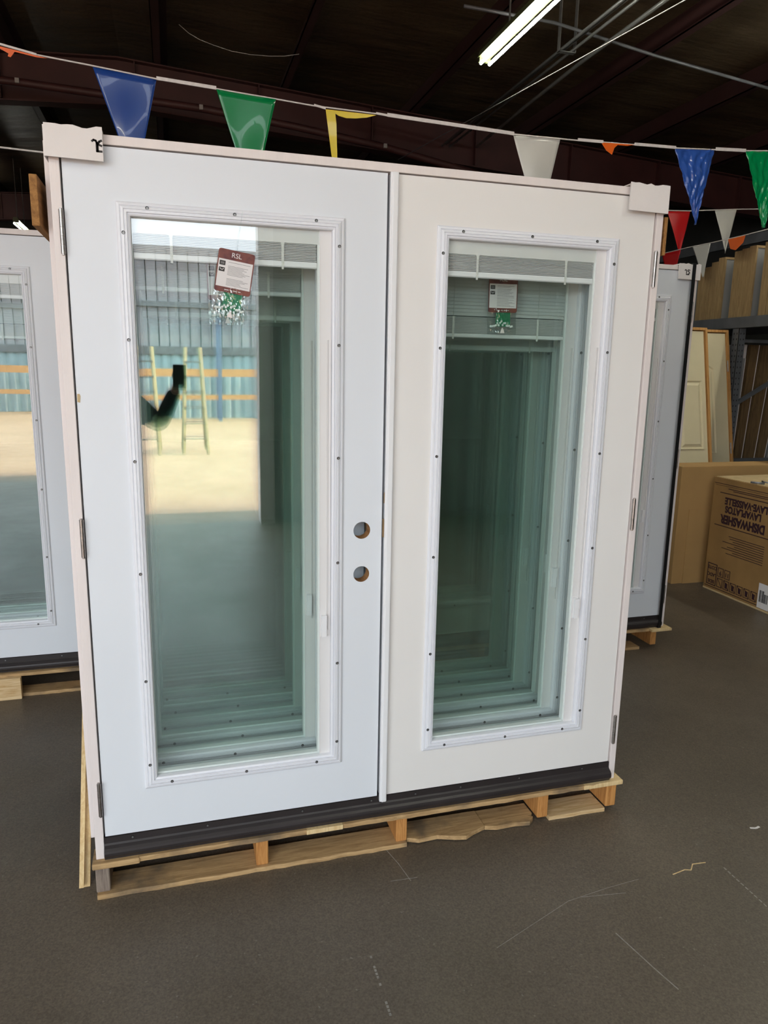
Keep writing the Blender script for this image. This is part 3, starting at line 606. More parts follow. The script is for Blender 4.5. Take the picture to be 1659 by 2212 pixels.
# ------------------------------------------------------------------ tags and bags
def kit(label, loc, rotz, w_=0.100, h_=0.115, seed=1, crooked=0.0):
    t = thing('hanging_tag', label, 'hang tag', loc, 'instruction tags with parts bags'); t.rotation_euler = (0, rotz, 0)
    def cardpts(x0, x1, z0, z1, r=0.006):
        out = []
        for (cx, cz, a0) in ((x1-r, z1-r, 0), (x0+r, z1-r, 90), (x0+r, z0+r, 180), (x1-r, z0+r, 270)):
            for a in (0, 45, 90): out.append((cx+r*math.cos(math.radians(a0+a)), cz+r*math.sin(math.radians(a0+a))))
        return out
    MB().prism(cardpts(-w_/2, w_/2, -h_, 0), 1, -0.001, 0).obj('card', 'maroon', t)
    hh = h_*0.235
    MB().box(-w_/2+0.003, w_/2-0.003, -0.0014, -0.001, -h_+0.014, -hh).obj('leaflet', 'paper', t)
    rnd = random.Random(seed); g = MB(); z = -hh-0.006
    while z > -h_+0.018:
        if rnd.random() > 0.12: g.box(-w_/2+0.030, -w_/2+0.030+(w_-0.038)*rnd.uniform(0.6, 1.0), -0.0016, -0.0014, z-0.0009, z)
        z -= 0.0034
    g.obj('small_print', 'grey_ink', t)
    ic = MB(); x0 = -w_/2+0.006
    ic.box(x0, x0+0.016, -0.0016, -0.0014, -hh-0.017, -hh-0.005, 0); ic.box(x0, x0+0.016, -0.0016, -0.0014, -hh-0.034, -hh-0.023, 0)
    strokes(ic, [[(x0+0.003, -hh-0.026), (x0+0.006, -hh-0.029), (x0+0.010, -hh-0.029), (x0+0.013, -hh-0.026)]], 0.0016, -0.0016, 0.0002, 1)
    ic.prism([(x0+0.003, -hh-0.008), (x0+0.013, -hh-0.008), (x0+0.013, -hh-0.014), (x0+0.003, -hh-0.014)], 1, -0.0018, -0.0016, 2)
    ic.obj('picture', ['ink', 'paper', 'grey_ink'], t)
    text('logo_text', 'RSL', 0.0185, 'paper', t, (0.0, -0.0012, -0.0140), (PI/2, 0, 0), 0.0003, 0.0)
    ft = MB()
    for a, b in ((-0.022, -0.010), (-0.006, 0.0), (0.004, 0.012), (0.016, 0.023)): ft.box(a, b, -0.0014, -0.001, -h_+0.006, -h_+0.0078)
    ft.obj('footer_line', 'paper', t)
    gc = MB(); gc.box(-0.022, 0.030, 0.0018, 0.0024, -h_-0.045, -h_+0.02); gc.obj('green_card', 'tag_green', t)
    # clear crinkled bag: two sheets
    bg_ = MB(); nx, nz = 22, 16; rr = random.Random(seed+4)
    hgt = [[rr.uniform(-1, 1) for _ in range(nz+1)] for _ in range(nx+1)]
    for sgn in (-1, 1):
        o = len(bg_.v); vs = []
        for i in range(nx+1):
            for j in range(nz+1):
                u, v = i/nx, j/nz; e = math.sin(PI*u)*math.sin(PI*min(1, v*1.15)) ; cr = 0.0016*hgt[i][j]*min(1, 4*u, 4*(1-u))
                vs.append((-w_/2+w_*u+0.001*math.sin(9*v), 0.0022+sgn*(0.0005+0.004*max(e, 0))+cr*(1 if sgn < 0 else .3), -h_+0.035-0.105*v))
        bg_.add(vs, [(i*(nz+1)+j, (i+1)*(nz+1)+j, (i+1)*(nz+1)+j+1, i*(nz+1)+j+1) for i in range(nx) for j in range(nz)])
    bo = bg_.obj('plastic_bag', 'clear', t)
    for k in range(17):
        bx = -0.040 + 0.0048*k; bz = -h_-0.045 + 0.006*math.exp(-((bx)/0.02)**2)*(1 + (k % 3)) + rr.uniform(-0.001, 0.001)
        bs = MB(); bs.tube([(bx, -0.001, bz), (bx, 0.0002, bz), (bx, 0.0018, bz), (bx, 0.003, bz)], 0.004, 10, radii=[0.002, 0.0038, 0.0038, 0.002]); bs.obj('plug', 'pearl', t, smooth=True)
    MB().prism([(-0.006, -h_-0.066), (0.010, -h_-0.066), (0.004, -h_-0.050), (0.0, -h_-0.050)], 1, -0.0008, 0.0008).obj('plastic_wedge', 'card_white', t)
    sg = MB(); sg.tube([(0, 0.001, -0.003), (-0.001, 0.004, 0.02), (0.0, 0.007, 0.11)], 0.0006, 5); sg.obj('hanging_thread', 'clear', t)
    return t
kit('maroon and white instruction tag hung crooked on the front left door', (0.4425, -0.0155, 1.762), 0.155, seed=2)
k2 = kit('instruction tag on the second door, half hidden behind the front left tag', (0.414, PIT-0.0155, 1.770), -0.02, w_=0.104, h_=0.131, seed=3)
k3 = kit('instruction tag with white plugs behind the right glass', (1.308, PIT-0.0155, 1.755), -0.012, w_=0.103, h_=0.118, seed=6)

# ------------------------------------------------------------------ bunting
def pennant(parent, a, b, tip, m, label, y0=0, cut=None, seed=1, curl=0.006, origin=(0, 0, 0)):
    A, B, T = Vector(a), Vector(b), Vector(tip); rnd = random.Random(seed); ph = rnd.uniform(0, 6)
    n = 34 if m.endswith('_c') else 16; mb = MB(); idx = {}; vs = []; O = Vector(origin)
    for j in range(n+1):
        v = j/n; wdt = 1-v*0.985
        for i in range(n+1):
            u = i/n; base = A.lerp(B, 0.5+(u-0.5)*wdt); cen = A.lerp(B, 0.5); off = (T-cen)*v
            p = base + off; p.y += curl*math.sin(u*5+ph+v*3)*(0.3+v) + 0.5*curl*math.sin(v*7+ph)
            if n > 20: p.y += rnd.uniform(-1, 1)*0.0016 + 0.004*math.sin(23*u+9*v+3*math.sin(11*v))*math.sin(17*v+5*u)
            vs.append(p - O)
    fs = [(j*(n+1)+i, j*(n+1)+i+1, (j+1)*(n+1)+i+1, (j+1)*(n+1)+i) for j in range(n) for i in range(n)]
    mb.add(vs, fs); o = mb.obj('pennant', m, parent, smooth=True); o['label'] = label
    sm = o.modifiers.new('solid', 'SOLIDIFY'); sm.thickness = 0.0005
    return o
def shape(parent, pts, y, m, label, O, th=0.0006):
    o = MB().prism([(x-O[0], z-O[2]) for x, z in pts], 1, y-O[1]-th, y-O[1]).obj('pennant', m, parent); o['label'] = label; return o
YA = 0.90
OA = (1.2, YA, 2.45)
ba = thing('bunting', 'nearest string of coloured pennants strung above the main stack', 'bunting', OA, 'strings of pennants')
rp = [(-1.2, 2.66), (-0.281, 2.535), (-0.164, 2.516), (0.019, 2.503), (0.239, 2.485), (0.455, 2.476), (0.68, 2.465), (0.83, 2.457), (1.083, 2.455), (1.30, 2.448), (1.694, 2.438), (1.917, 2.442), (2.0, 2.443), (2.126, 2.448), (2.503, 2.459), (2.888, 2.483), (3.4, 2.53), (4.2, 2.62)]
MB().tube([(x-OA[0], 0, z-OA[2]) for x, z in rp], 0.0028, 8).obj('string', 'rope', ba, smooth=True)
for (x0, z0, x1, z1, h) in ((-0.281, 2.535, -0.164, 2.516, 0.007), (0.239, 2.487, 0.455, 2.478, 0.012), (0.83, 2.459, 0.876, 2.452, 0.008), (1.083, 2.456, 1.13, 2.453, 0.008), (1.13, 2.455, 1.694, 2.440, 0.014), (2.0, 2.446, 2.126, 2.449, 0.012), (2.286, 2.455, 2.503, 2.461, 0.012), (2.72, 2.475, 2.888, 2.484, 0.014)):
    MB().prism([(x0-OA[0], z0-OA[2]-h/2), (x1-OA[0], z1-OA[2]-h/2), (x1-OA[0], z1-OA[2]+h/2), (x0-OA[0], z0-OA[2]+h/2)], 1, -0.004, -0.001).obj('hem_tape', 'rope', ba)
pennant(ba, (0.019, YA, 2.501), (0.239, YA, 2.483), (0.150, YA, 2.115), 'p_blue', 'blue pennant', seed=1, origin=OA)
pennant(ba, (0.455, YA, 2.474), (0.680, YA, 2.463), (0.585, YA, 2.09), 'p_green', 'green pennant', seed=2, origin=OA)
pennant(ba, (1.694, YA, 2.436), (1.917, YA, 2.440), (1.832, YA, 2.06), 'p_white', 'white pennant', seed=3, origin=OA)
pennant(ba, (2.503, YA, 2.457), (2.719, YA, 2.475), (2.652, YA, 2.139), 'p_blue_c', 'crinkled shiny blue pennant', seed=4, curl=0.004, origin=OA)
pennant(ba, (2.888, YA, 2.481), (3.11, YA, 2.498), (3.04, YA, 2.150), 'p_green_c', 'crinkled shiny green pennant', seed=5, curl=0.004, origin=OA)
shape(ba, [(0.876, 2.449), (1.085, 2.449), (1.045, 2.436), (1.00, 2.428), (0.96, 2.425), (0.93, 2.430), (0.915, 2.437), (0.920, 2.40), (0.925, 2.25), (0.905, 2.25)], YA-0.002, 'p_yellow', 'torn yellow pennant', OA)
shape(ba, [(-0.281, 2.528), (-0.13, 2.508), (-0.164, 2.507), (-0.235, 2.516), (-0.243, 2.505), (-0.249, 2.497), (-0.258, 2.499), (-0.255, 2.508), (-0.281, 2.520), (-0.40, 2.54), (-0.40, 2.545)], YA-0.002, 'p_orange', 'torn orange scrap of pennant', OA)
shape(ba, [(2.115, 2.446), (2.286, 2.452), (2.25, 2.444), (2.20, 2.443), (2.185, 2.430), (2.175, 2.400), (2.145, 2.415)], YA-0.002, 'p_orange', 'torn orange stub of pennant', OA)
wire('bunting_string', [(-1.4, 1.5, 2.36), (-0.418, 1.5, 2.346), (-0.236, 1.5, 2.341), (0.6, 1.5, 2.33)], 0.004, 'rope', 'bare white string behind the top left corner of the main stack', 'bunting', None)
OC = (5.4, 4.2, 3.0); bc = thing('bunting', 'string of red and white pennants high right behind the blue pennant', 'bunting', OC, 'strings of pennants')
MB().tube([(-2.0, 0, -0.10), (-0.51, 0, -0.015), (-0.24, 0, 0.0), (0.05, 0, 0.03), (0.30, 0, 0.055), (0.68, 0, 0.085), (1.6, 0, 0.16)], 0.005, 8).obj('string', 'rope', bc, smooth=True)
pennant(bc, (4.902, 4.2, 2.978), (5.164, 4.2, 2.997), (5.083, 4.2, 2.585), 'p_red', 'shiny red pennant', seed=7, origin=OC)
pennant(bc, (5.447, 4.2, 3.026), (5.702, 4.2, 3.053), (5.618, 4.2, 2.635), 'p_white', 'white pennant', seed=8, origin=OC)
OD = (5.05, 4.0, 2.628); bd = thing('bunting', 'farthest string of pennants, strung along the storage rack', 'bunting', OD, 'strings of pennants')
MB().tube([(0, 2.4, 0.03), (0, 0.43, 0.0), (0, 0.0, 0.004), (0, -0.3, 0.0), (0, -0.65, 0.0), (0, -1.5, 0.02)], 0.004, 8).obj('string', 'rope', bd, smooth=True)
pennant(bd, (5.05, 4.431, 2.628), (5.05, 4.148, 2.625), (5.05, 4.25, 2.20), 'p_red', 'bright red pennant', seed=9, origin=OD)
pennant(bd, (5.05, 3.984, 2.631), (5.05, 3.731, 2.626), (5.05, 3.79, 2.33), 'p_white', 'white pennant with a bent tip', seed=10, origin=OD)
o_ = MB().prism([(-0.49, 0.0), (-0.70, 0.0), (-0.68, -0.06), (-0.60, -0.11), (-0.53, -0.09)], 0, -0.0006, 0).obj('pennant', 'p_orange', bd); o_['label'] = 'torn orange pennant'

# ------------------------------------------------------------------ storage rack on the right
RX, RD = 5.2, 1.1
rk = thing('storage_rack', 'tall grey steel storage rack full of doors on the right', 'storage rack', (RX, 3.45, FZ))
def rloc(mb): return mb.shift(-RX, -3.45, -FZ)
for y in (3.42, 6.9, 0.2):
    for x, top in ((RX, 1.858), (RX+RD-0.08, 2.9)):
        u = MB(); u.box(x, x+0.004, y, y+0.085, FZ, top); u.box(x, x+0.075, y, y+0.004, FZ, top); u.box(x, x+0.075, y+0.081, y+0.085, FZ, top)
        z = FZ+0.1
        while z < top-0.05:
            for yy in (y+0.022, y+0.058): u.box(x-0.0008, x, yy-0.005, yy+0.005, z, z+0.016, 1)
            for xx in (x+0.022, x+0.055): u.box(xx-0.004, xx+0.004, y-0.0008, y, z, z+0.014, 1)
            z += 0.05
        rloc(u).obj('upright', ['rack', 'black'], rk)
    br = MB(); zs = [0.05, 0.65, 1.15, 1.75, 2.25]
    for k in range(4):
        a, b = (RX+0.04, RX+RD-0.05) if k % 2 == 0 else (RX+RD-0.05, RX+0.04)
        if k % 2: br.tube([(RX+0.04, y+0.05, zs[k]), (RX+RD-0.05, y+0.05, zs[k])], 0.02, 4)
        else: br.tube([(RX+0.04, y+0.05, zs[k]), (RX+RD-0.05, y+0.05, zs[k]+0.55)], 0.022, 4)
    rloc(br).obj('brace', 'rack', rk)
for z, m, xs in ((1.86, 'rack', (RX-0.02, RX+RD-0.14)), (2.80, 'rack', (RX+RD-0.14,))):
    for x in xs:
        rloc(MB().box(x, x+0.045, 0.28, 6.9, z, z+0.095)).obj('beam', m, rk)
rloc(MB().box(RX+0.02, RX+RD-0.05, 0.28, 6.9, 1.935, 1.951)).obj('shelf_deck', 'rack', rk)
rloc(MB().box(RX+0.02, RX+RD-0.05, 0.28, 6.9, FZ+0.10, FZ+0.12)).obj('shelf_deck', 'rack', rk)
# doors standing on the shelf: spine to the aisle
zz = 1.9515
specs = [(4.45, 0.07, 0.40, 'tan_wood'), (4.36, 0.075, 0.40, 'tan_wood'), (4.24, 0.065, 0.43, 'tan_wood'), (4.165, 0.070, 0.45, 'tan_wood'), (4.03, 0.080, 0.475, 'tan_wood'), (3.945, 0.080, 0.505, 'tan_wood'), (3.855, 0.085, 0.54, 'tan_wood'), (3.765, 0.085, 0.57, 'tan_wood'),
         (3.565, 0.085, 0.60, 'tan_wood'), (3.475, 0.085, 0.61, 'tan_wood'), (3.390, 0.080, 0.62, 'tan_wood'), (3.21, 0.08, 0.63, 'tan_wood'), (3.12, 0.08, 0.63, 'tan_wood')]
wh = ['farthest on the shelf', 'second farthest on the shelf', 'leftmost behind the hanging white pennant tip', 'left of the first spelled one', 'third from the grey face in the far row', 'second from the grey face in the far row', 'next to the last of the far row', 'last of the far row, grey face showing',
      'first of the middle row, with a dark slot', 'middle of the middle row', 'last of the middle row, pale edged grey face', 'first of the near row at the picture edge', 'nearest on the shelf at the picture edge']
for (y, th, h, m), lb in zip(specs, wh):
    d = thing('boxed_door', 'tan wooden door set on the rack shelf, ' + lb, 'door', (RX+0.06, y, zz), 'doors standing on the rack shelf')
    MB().box(0, 0.02, 0, th, 0, h).obj('frame_edge', m, d, bevel=0.002)
    MB().box(0.02, 0.9, 0.008, th-0.004, 0.004, h-0.02).obj('leaf', 'greydoor', d)
    t = MB(); t.box(0.02, 0.9, 0, th, h-0.02, h); t.obj('frame_top', m, d)
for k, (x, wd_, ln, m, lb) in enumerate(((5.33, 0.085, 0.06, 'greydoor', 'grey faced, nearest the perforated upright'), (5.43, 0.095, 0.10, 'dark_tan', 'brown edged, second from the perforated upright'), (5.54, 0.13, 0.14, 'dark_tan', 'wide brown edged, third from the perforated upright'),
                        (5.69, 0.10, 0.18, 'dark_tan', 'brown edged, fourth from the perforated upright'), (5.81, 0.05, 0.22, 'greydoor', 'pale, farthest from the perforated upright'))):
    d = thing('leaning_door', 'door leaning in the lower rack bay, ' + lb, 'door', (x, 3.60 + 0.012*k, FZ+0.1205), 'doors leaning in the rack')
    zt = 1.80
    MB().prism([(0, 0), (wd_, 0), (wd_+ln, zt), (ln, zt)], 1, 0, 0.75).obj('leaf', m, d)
    MB().prism([(wd_-0.007, 0.01), (wd_, 0.01), (wd_+ln, zt), (wd_+ln-0.007, zt)], 1, -0.002, -0.0002).obj('edge_strip', 'card_white', d)
    if k == 0: MB().prism([(ln*0.93, zt*0.93), (wd_+ln*0.93, zt*0.93), (wd_+ln, zt), (ln, zt)], 1, -0.002, -0.0002).obj('label_patch', 'card_white', d)
gd = thing('fallen_panel', 'grey flush door lying tilted in the lower rack bay behind the leaning doors', 'door', (6.05, 3.62, FZ+0.1205))
MB().prism([(0, 0), (0.05, 0), (0.55-0.3, 1.2), (0.50-0.3, 1.2)], 1, 0, 0.8).obj('leaf', 'greydoor', gd)

# cream doors leaning at the end of the aisle
def raised(mb, x0, x1, z0, z1, y=-0.001, arch=False):
    pr = [(0, 0.003), (0.006, 0.003), (0.014, -0.001), (0.022, -0.0009), (0.045, 0.0045), (0.050, 0.0045)]
    o = len(mb.v)
    for (d, h) in pr:
        pts = [(x0+d, z0+d), (x1-d, z0+d), (x1-d, z1-d - (0.13 if arch else 0)), ((x0+x1)/2, z1-d) if arch else (x0+d, z1-d)]
        if arch: pts = [(x0+d, z0+d), (x1-d, z0+d), (x1-d, z1-d-0.12), (x1-d-0.10, z1-d-0.06), ((x0+x1)/2, z1-d), (x0+d+0.10, z1-d-0.06), (x0+d, z1-d-0.12)]
        for x, z in pts: mb.v.append((x, -h*2.2, z))
    n = len(pts)
    for i in range(len(pr)-1):
        for k in range(n): mb.f.append((o+i*n+k, o+i*n+(k+1) % n, o+(i+1)*n+(k+1) % n, o+(i+1)*n+k)); mb.m.append(0)
    mb.f.append(tuple(o+(len(pr)-1)*n+k for k in range(n))); mb.m.append(0)
lean = math.atan2(0.42, 2.04)
def cream_door(label, loc, wd, ht, frame, panels, rz=0.0, hinges=False):
    t = thing('leaning_panel_door', label, 'door', loc, 'cream panel doors'); t.rotation_euler = (-lean, 0, rz)
    body = MB(); body.box(0.0 if not frame else 0.03, wd-(0.03 if frame else 0), 0.002, 0.04, 0.0, ht-(0.03 if frame else 0)); body.obj('leaf', 'cream', t)
    for (x0, x1, z0, z1, ar) in panels:
        p = MB(); raised(p, x0, x1, z0, z1, arch=ar); p.obj('panel', 'cream', t)
    if frame:
        f = MB(); f.box(0, 0.022, -0.012, 0.10, 0, ht); f.obj('frame_side', 'orange_wood', t)
        f = MB(); f.box(wd-0.022, wd, -0.012, 0.10, 0, ht); f.obj('frame_side', 'orange_wood', t)
        MB().box(0.022, wd-0.022, -0.012, 0.10, ht-0.022, ht).obj('frame_head', 'orange_wood', t)
    if hinges:
        for z in (1.70, 0.95, 0.25): MB().tube([(wd-0.026, -0.014, z), (wd-0.026, -0.014, z+0.10)], 0.007, 10).obj('hinge', 'steel', t)
    return t
P6 = [(0.13, 0.39, 1.02, 1.62, False), (0.47, 0.72, 1.02, 1.62, False), (0.13, 0.39, 0.15, 0.86, False), (0.47, 0.72, 0.15, 0.86, False)]
cream_door('cream arched panel door in an orange wood frame leaning right behind the cardboard', (4.33, 3.10, FZ), 0.83, 2.08, True, [(0.13, 0.66, 0.95, 1.85, True), (0.13, 0.66, 0.15, 0.83, False)], hinges=True)
cream_door('cream square panel door leaning in front of the arched one', (3.97, 2.90, FZ), 0.79, 2.08, True, P6)

# big cardboard and dishwasher carton
bb = thing('large_carton', 'large plain brown cardboard carton behind the dishwasher box', 'box', (4.0, 2.5, FZ))
MB().box(0.0, 1.15, 0, 0.22, 0, 0.94).obj('carton_body', 'card', bb, bevel=0.004)
MB().box(0.10, 1.15, -0.006, -0.001, 0.0, 0.60).obj('flap', 'card', bb)
DX, DY0, DY1, DH = 4.2, 1.70, 2.375, 0.89
db = thing('dishwasher_carton', 'brown dishwasher carton standing upside down on the right', 'box', (DX, DY0, FZ))
MB().box(0, 0.62, 0, DY1-DY0, 0.012, DH-0.01).obj('carton_body', 'card_dish', db, bevel=0.004)
MB().box(-0.002, 0.62, -0.002, DY1-DY0+0.002, 0, 0.014).obj('carton_base', 'card_in', db, bevel=0.003)
tp = MB(); tp.box(0.01, 0.60, 0.01, DY1-DY0-0.01, DH-0.012, DH-0.006)
for k in range(7): tp.prism([(0.05+k*0.07, DH-0.007), (0.10+k*0.07, DH-0.007), (0.075+k*0.07, DH+0.003)], 1, 0.05, 0.55)
tp.obj('carton_top', 'card_in', db)
tg = MB()
rr = random.Random(5)
for k in range(9):
    a = Vector((0.08+rr.uniform(-.04, .05), 0.20+rr.uniform(-.08, .08), DH)); tg.tube([a, a+Vector((rr.uniform(-.05, .05), rr.uniform(-.05, .05), rr.uniform(.0, .03))), a+Vector((rr.uniform(-.07, .07), rr.uniform(-.07, .07), 0.004))], 0.008, 6)
tg.obj('packing_tape', 'tape_grey', db, smooth=True)
# printing on the aisle face (faces -x). local: along = -y from DY1 edge, up = z. Text upside down
Wd = DY1-DY0
ROT = Euler((-PI/2, 0, 0), 'XYZ')
def facerot():  # x axis of text -> +y (reads reversed from aisle, upside down), y axis -> -z, normal -> -x
    m = Matrix(((0, 0, -1), (1, 0, 0), (0, -1, 0))); return m.to_euler()
FRt = facerot()
def ftext(s, yy, z, size, m='ink_maroon', off=0.0025, sx=1.0, nm='printed_text'):
    return text(nm, s, size, m, db, (-0.0008, yy, z), FRt, 0.0004, off, sx)
ftext('DISHWASHER', 0.350, 0.578, 0.088, off=0.0045, sx=0.79)
ftext('LAVAPLATOS', 0.355, 0.650+0.006, 0.070, off=0.0035, sx=0.84)
ftext('LAVE-VAISSELLE', 0.335, 0.712+0.006-0.0, 0.070, off=0.0035, sx=0.84)
pr_ = MB()
def fbox(y0, y1, z0, z1): pr_.box(-0.0008, 0, y0, y1, z0, z1)
fbox(0.03, 0.60, 0.768, 0.774); fbox(0.03, 0.625, 0.518, 0.524)
fbox(0.005, 0.665, DH-0.055, DH-0.051)
for yy in [0.01+0.013*k for k in range(50)]: fbox(yy, yy+0.008, DH-0.068, DH-0.065)
fbox(0.005, 0.66, 0.030, 0.035)
def fframe(y0, y1, z0, z1, t=0.005):
    fbox(y0, y1, z0, z0+t); fbox(y0, y1, z1-t, z1); fbox(y0, y0+t, z0, z1); fbox(y1-t, y1, z0, z1)
fframe(0.545, 0.645, 0.045, 0.215, 0.007)
for k in range(7):
    y1 = 0.535-k*0.068; fframe(y1-0.058, y1, 0.048, 0.118)
    if k: 
        pr_.prism([(y1-0.040, 0.060), (y1-0.018, 0.060), (y1-0.014, 0.105), (y1-0.044, 0.098)], 0, -0.0008, 0)
    pr_.prism([(y1-0.055, 0.052), (y1-0.050, 0.052), (y1-0.004, 0.114), (y1-0.009, 0.114)], 0, -0.0009, -0.0001)
for k in range(2):
    y1 = 0.535-k*0.068; fframe(y1-0.058, y1, 0.130, 0.200)
pr_.obj('printed_lines', 'ink_maroon', db)
ftext('SIDE', 0.595, 0.075, 0.036, off=0.001); ftext('LADO', 0.595, 0.128, 0.036, off=0.001); ftext('COTE', 0.595, 0.183, 0.036, off=0.001)
ftext('9', 0.506, 0.160, 0.045, off=0.001); ftext('11', 0.438, 0.162, 0.045, off=0.001)
pg = MB(); rr = random.Random(9)
for k in range(9):
    z = 0.455-k*0.0165; l = rr.uniform(0.28, 0.42); pg.box(-0.0008, 0, 0.12, 0.12+l, z, z+0.0045)
for k in range(2): pg.box(-0.0008, 0, 0.12, 0.52-0.05*k, DH-0.085-0.012*k, DH-0.080-0.012*k)
pg.obj('small_print', 'ink_maroon', db)
lb = MB(); lb.box(-0.0016, -0.0008, 0.02, 0.125, 0.02, 0.20); lb.obj('paper_label', 'paper', db)
bc_ = MB(); y = 0.035
while y < 0.110:
    wv = rr.choice((0.0012, 0.002, 0.003)); bc_.box(-0.0022, -0.0016, y, y+wv, 0.065, 0.13 if y < 0.07 else 0.15); y += wv+rr.choice((0.0012, 0.0025))
bc_.obj('barcode', 'ink', db)

# ------------------------------------------------------------------ scratches and crumbs on the floor
def mark(pts, wd, name='floor_scratch'):
    m = MB()
    for (a, b) in zip(pts, pts[1:]):
        dx, dy = b[0]-a[0], b[1]-a[1]; l = math.hypot(dx, dy); nx, ny = -dy/l*wd/2, dx/l*wd/2
        m.prism([(a[0]+nx, a[1]+ny), (b[0]+nx, b[1]+ny), (b[0]-nx, b[1]-ny), (a[0]-nx, a[1]-ny)], 2, FZ, FZ+0.0006)
    return m
fl = bpy.data.objects['floor']
sc_ = MB()
for p, wd in (([(1.10, -0.52), (1.40, -0.405), (1.55, -0.385), (1.68, -0.375)], 0.0012), ([(1.45, -0.40), (1.60, -0.42)], 0.0014), ([(0.907, -0.01), (0.93, -0.10), (0.945, -0.19)], 0.002),
              ([(1.47, -0.56), (1.50, -0.70), (1.52, -0.78)], 0.003), ([(0.88, -0.175), (0.97, -0.18)], 0.0012)):
    m = mark(p, wd); sc_.add(m.v, m.f)
sc_.obj('floor_scratch', 'chalk', fl)['kind'] = 'stuff'
tag(mark([(1.805, -0.385), (1.86, -0.375), (1.88, -0.382), (1.905, -0.358), (1.955, -0.362)], 0.0035).obj('wood_splinter', 'pine'), 'thin pale crooked splinter on the floor, right of the pallet', 'splinter')
tag(mark([(2.25, -0.243), (2.27, -0.25), (2.29, -0.245)], 0.008).obj('paper_scrap', 'paper'), 'small white scrap on the floor at the right', 'scrap')
jt = MB()
rr = random.Random(4)
for k in range(34):
    yy = -0.43-k*0.012; 
    if rr.random() > .35: jt.box(0.735, 0.741, yy-0.008, yy, FZ, FZ+0.0006)
for k in range(18):
    t_ = k/18; 
    if rr.random() > .3: jt.box(1.995+0.004*k/18, 2.000, -0.40-t_*0.35-0.012, -0.40-t_*0.35, FZ, FZ+0.0006)
jt.obj('joint_mark', 'chalk', fl)['kind'] = 'stuff'

# ------------------------------------------------------------------ things in the yard, seen as reflections in the glass
yr = thing('pallet_rack', 'blue and orange pallet rack across the yard, seen in the reflections', 'storage rack', (0, -19.6, FZ))
for k in range(9):
    x = -12 + k*2.7
    for yy in (0, -0.9): MB().box(x, x+0.1, yy, yy+0.08, 0, 3.4).obj('upright', 'rack_blue', yr)
for z, h in ((0.62, 0.14), (1.28, 0.22)):
    MB().box(-12, 9.6, 0.02, 0.07, z, z+h).obj('beam', 'rack_orange', yr)
for x, lb in ((-0.25, 'left'), (0.62, 'right')):
    ld = thing('step_ladder', 'yellow step ladder standing in the yard, the ' + lb + ' one in the reflection', 'ladder', (x, -12.0, FZ))
    for s in (-0.22, 0.22):
        for a, b in ((0.45, 0.0), (-0.45, 0.0)):
            MB().tube([(s, a, 0), (s*0.6, b, 1.95)], 0.035, 6).obj('rail', 'fiber', ld)
    for k in range(6):
        f = (k+1)/7; MB().box(-0.22*(1-0.4*f), 0.22*(1-0.4*f), 0.45*(1-f)-0.04, 0.45*(1-f)+0.04, 1.95*f, 1.95*f+0.025).obj('step', 'conduit', ld)
# ------------------------------------------------------------------ the person taking the picture
def skin(name, verts, edges, radii, m, parent=None, sub=2, root=0):
    me = bpy.data.meshes.new(name); me.from_pydata(verts, edges, []); me.materials.append(M[m])
    o = bpy.data.objects.new(name, me); COL.objects.link(o)
    if parent: o.parent = parent
    md = o.modifiers.new('skin', 'SKIN'); md.use_smooth_shade = True
    for i, r in enumerate(radii):
        r = r if isinstance(r, tuple) else (r, r); me.skin_vertices[0].data[i].radius = r
    me.skin_vertices[0].data[root].use_root = True
    s = o.modifiers.new('sub', 'SUBSURF'); s.levels = sub; s.render_levels = sub
    return o
HX, HY = -0.19, -2.52
pe = thing('person', 'person in dark clothes holding up a phone, seen only as a reflection', 'person', (HX, HY, FZ))
# joints (local, z above floor)
J = [(0, 0, 0.93), (0, 0, 1.10), (0, 0.01, 1.28), (0, 0, 1.42), (0, 0.01, 1.50), (0, 0.03, 1.58), (0, 0.03, 1.67),
     (0.19, 0, 1.42), (0.36, 0.16, 1.28), (0.46, 0.31, 1.50), (0.47, 0.325, 1.535),
     (-0.19, 0, 1.42), (-0.25, -0.02, 1.13), (-0.27, 0.06, 0.88), (-0.27, 0.09, 0.80),
     (0.10, 0, 0.86), (0.12, 0.03, 0.48), (0.13, 0.0, 0.09), (0.14, 0.13, 0.03),
     (-0.10, 0, 0.86), (-0.12, 0.03, 0.48), (-0.13, 0.0, 0.09), (-0.14, 0.13, 0.03)]
Ed = [(0, 1), (1, 2), (2, 3), (3, 4), (4, 5), (5, 6), (3, 7), (7, 8), (8, 9), (9, 10), (3, 11), (11, 12), (12, 13), (13, 14), (0, 15), (15, 16), (16, 17), (17, 18), (0, 19), (19, 20), (20, 21), (21, 22)]
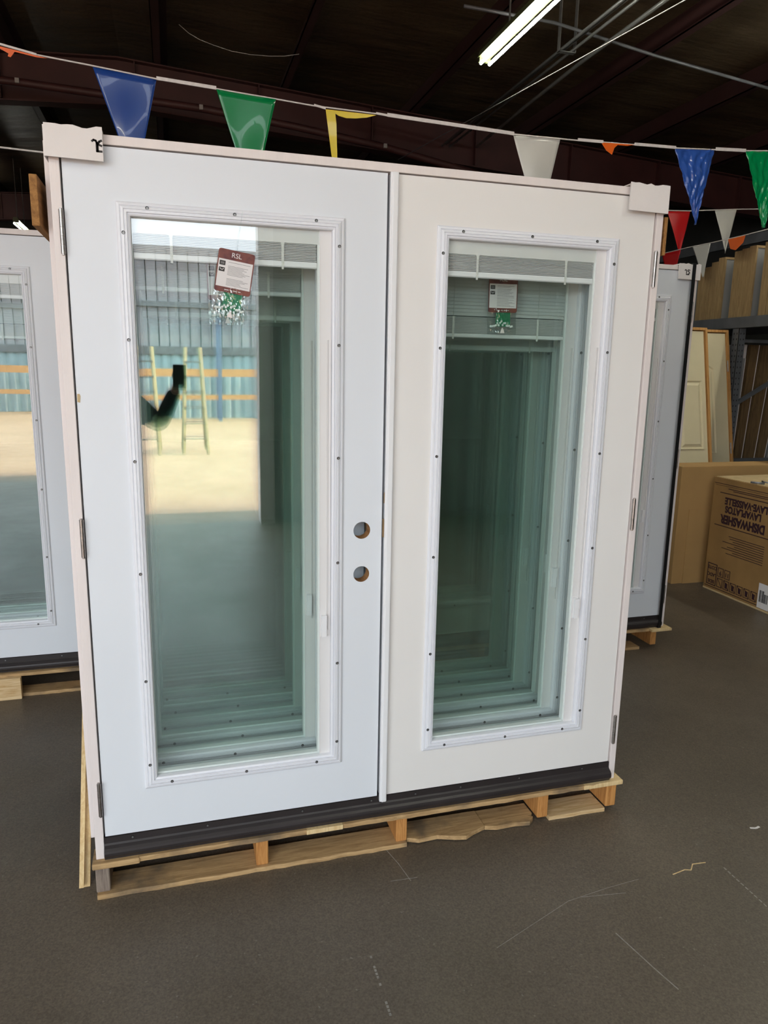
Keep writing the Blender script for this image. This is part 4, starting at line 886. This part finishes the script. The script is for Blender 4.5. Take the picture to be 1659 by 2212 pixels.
Rr = [(.15, .11), (.13, .10), (.15, .11), (.12, .09), .055, (.075, .09), (.07, .085), .06, .042, .028, .026, .06, .042, .028, .026, .085, .055, .038, .035, .085, .055, .038, .035]
body = skin('body', J, Ed, Rr, 'skin', pe)
jj = [0, 1, 2, 3, 7, 8, 9, 11, 12, 13]; mp_ = {a: i for i, a in enumerate(jj)}
skin('jacket', [J[a] for a in jj], [(mp_[a], mp_[b]) for a, b in ((0, 1), (1, 2), (2, 3), (3, 7), (7, 8), (8, 9), (3, 11), (11, 12), (12, 13))],
     [(.175, .135), (.155, .12), (.17, .13), (.14, .105), .078, .058, .042, .078, .058, .042], 'cloth', pe)
jj = [0, 15, 16, 17, 19, 20, 21]; mp_ = {a: i for i, a in enumerate(jj)}
skin('trousers', [J[a] for a in jj], [(mp_[a], mp_[b]) for a, b in ((0, 15), (15, 16), (16, 17), (0, 19), (19, 20), (20, 21))], [(.17, .125), .10, .07, .055, .10, .07, .055], 'cloth', pe)
skin('hair', [(0, -0.005, 1.70), (0, 0.01, 1.755), (0, -0.05, 1.64)], [(0, 1), (0, 2)], [(.085, .095), .06, .06], 'hair', pe)
for k in range(4):
    b0 = Vector((0.475, 0.335, 1.545+k*0.018)); skin('finger', [tuple(b0), tuple(b0+Vector((0.03, -0.004, 0.004))), tuple(b0+Vector((0.045, 0.008, 0.006)))], [(0, 1), (1, 2)], [.009, .0085, .0075], 'skin', pe, 1)
skin('thumb', [(0.465, 0.325, 1.54), (0.445, 0.330, 1.575), (0.452, 0.333, 1.60)], [(0, 1), (1, 2)], [.011, .010, .009], 'skin', pe, 1)
ph = thing('phone', 'dark phone held up to take the picture, seen in the reflection', 'phone', (0.292, -2.170, 1.378))
ph.rotation_euler = (-0.20, 0.02, 0)
MB().box(-0.037, 0.037, -0.004, 0.004, -0.077, 0.070).obj('phone_body', 'black', ph, bevel=0.004)
MB().box(-0.034, 0.034, -0.0046, -0.0041, -0.073, 0.066).obj('screen', 'black', ph)
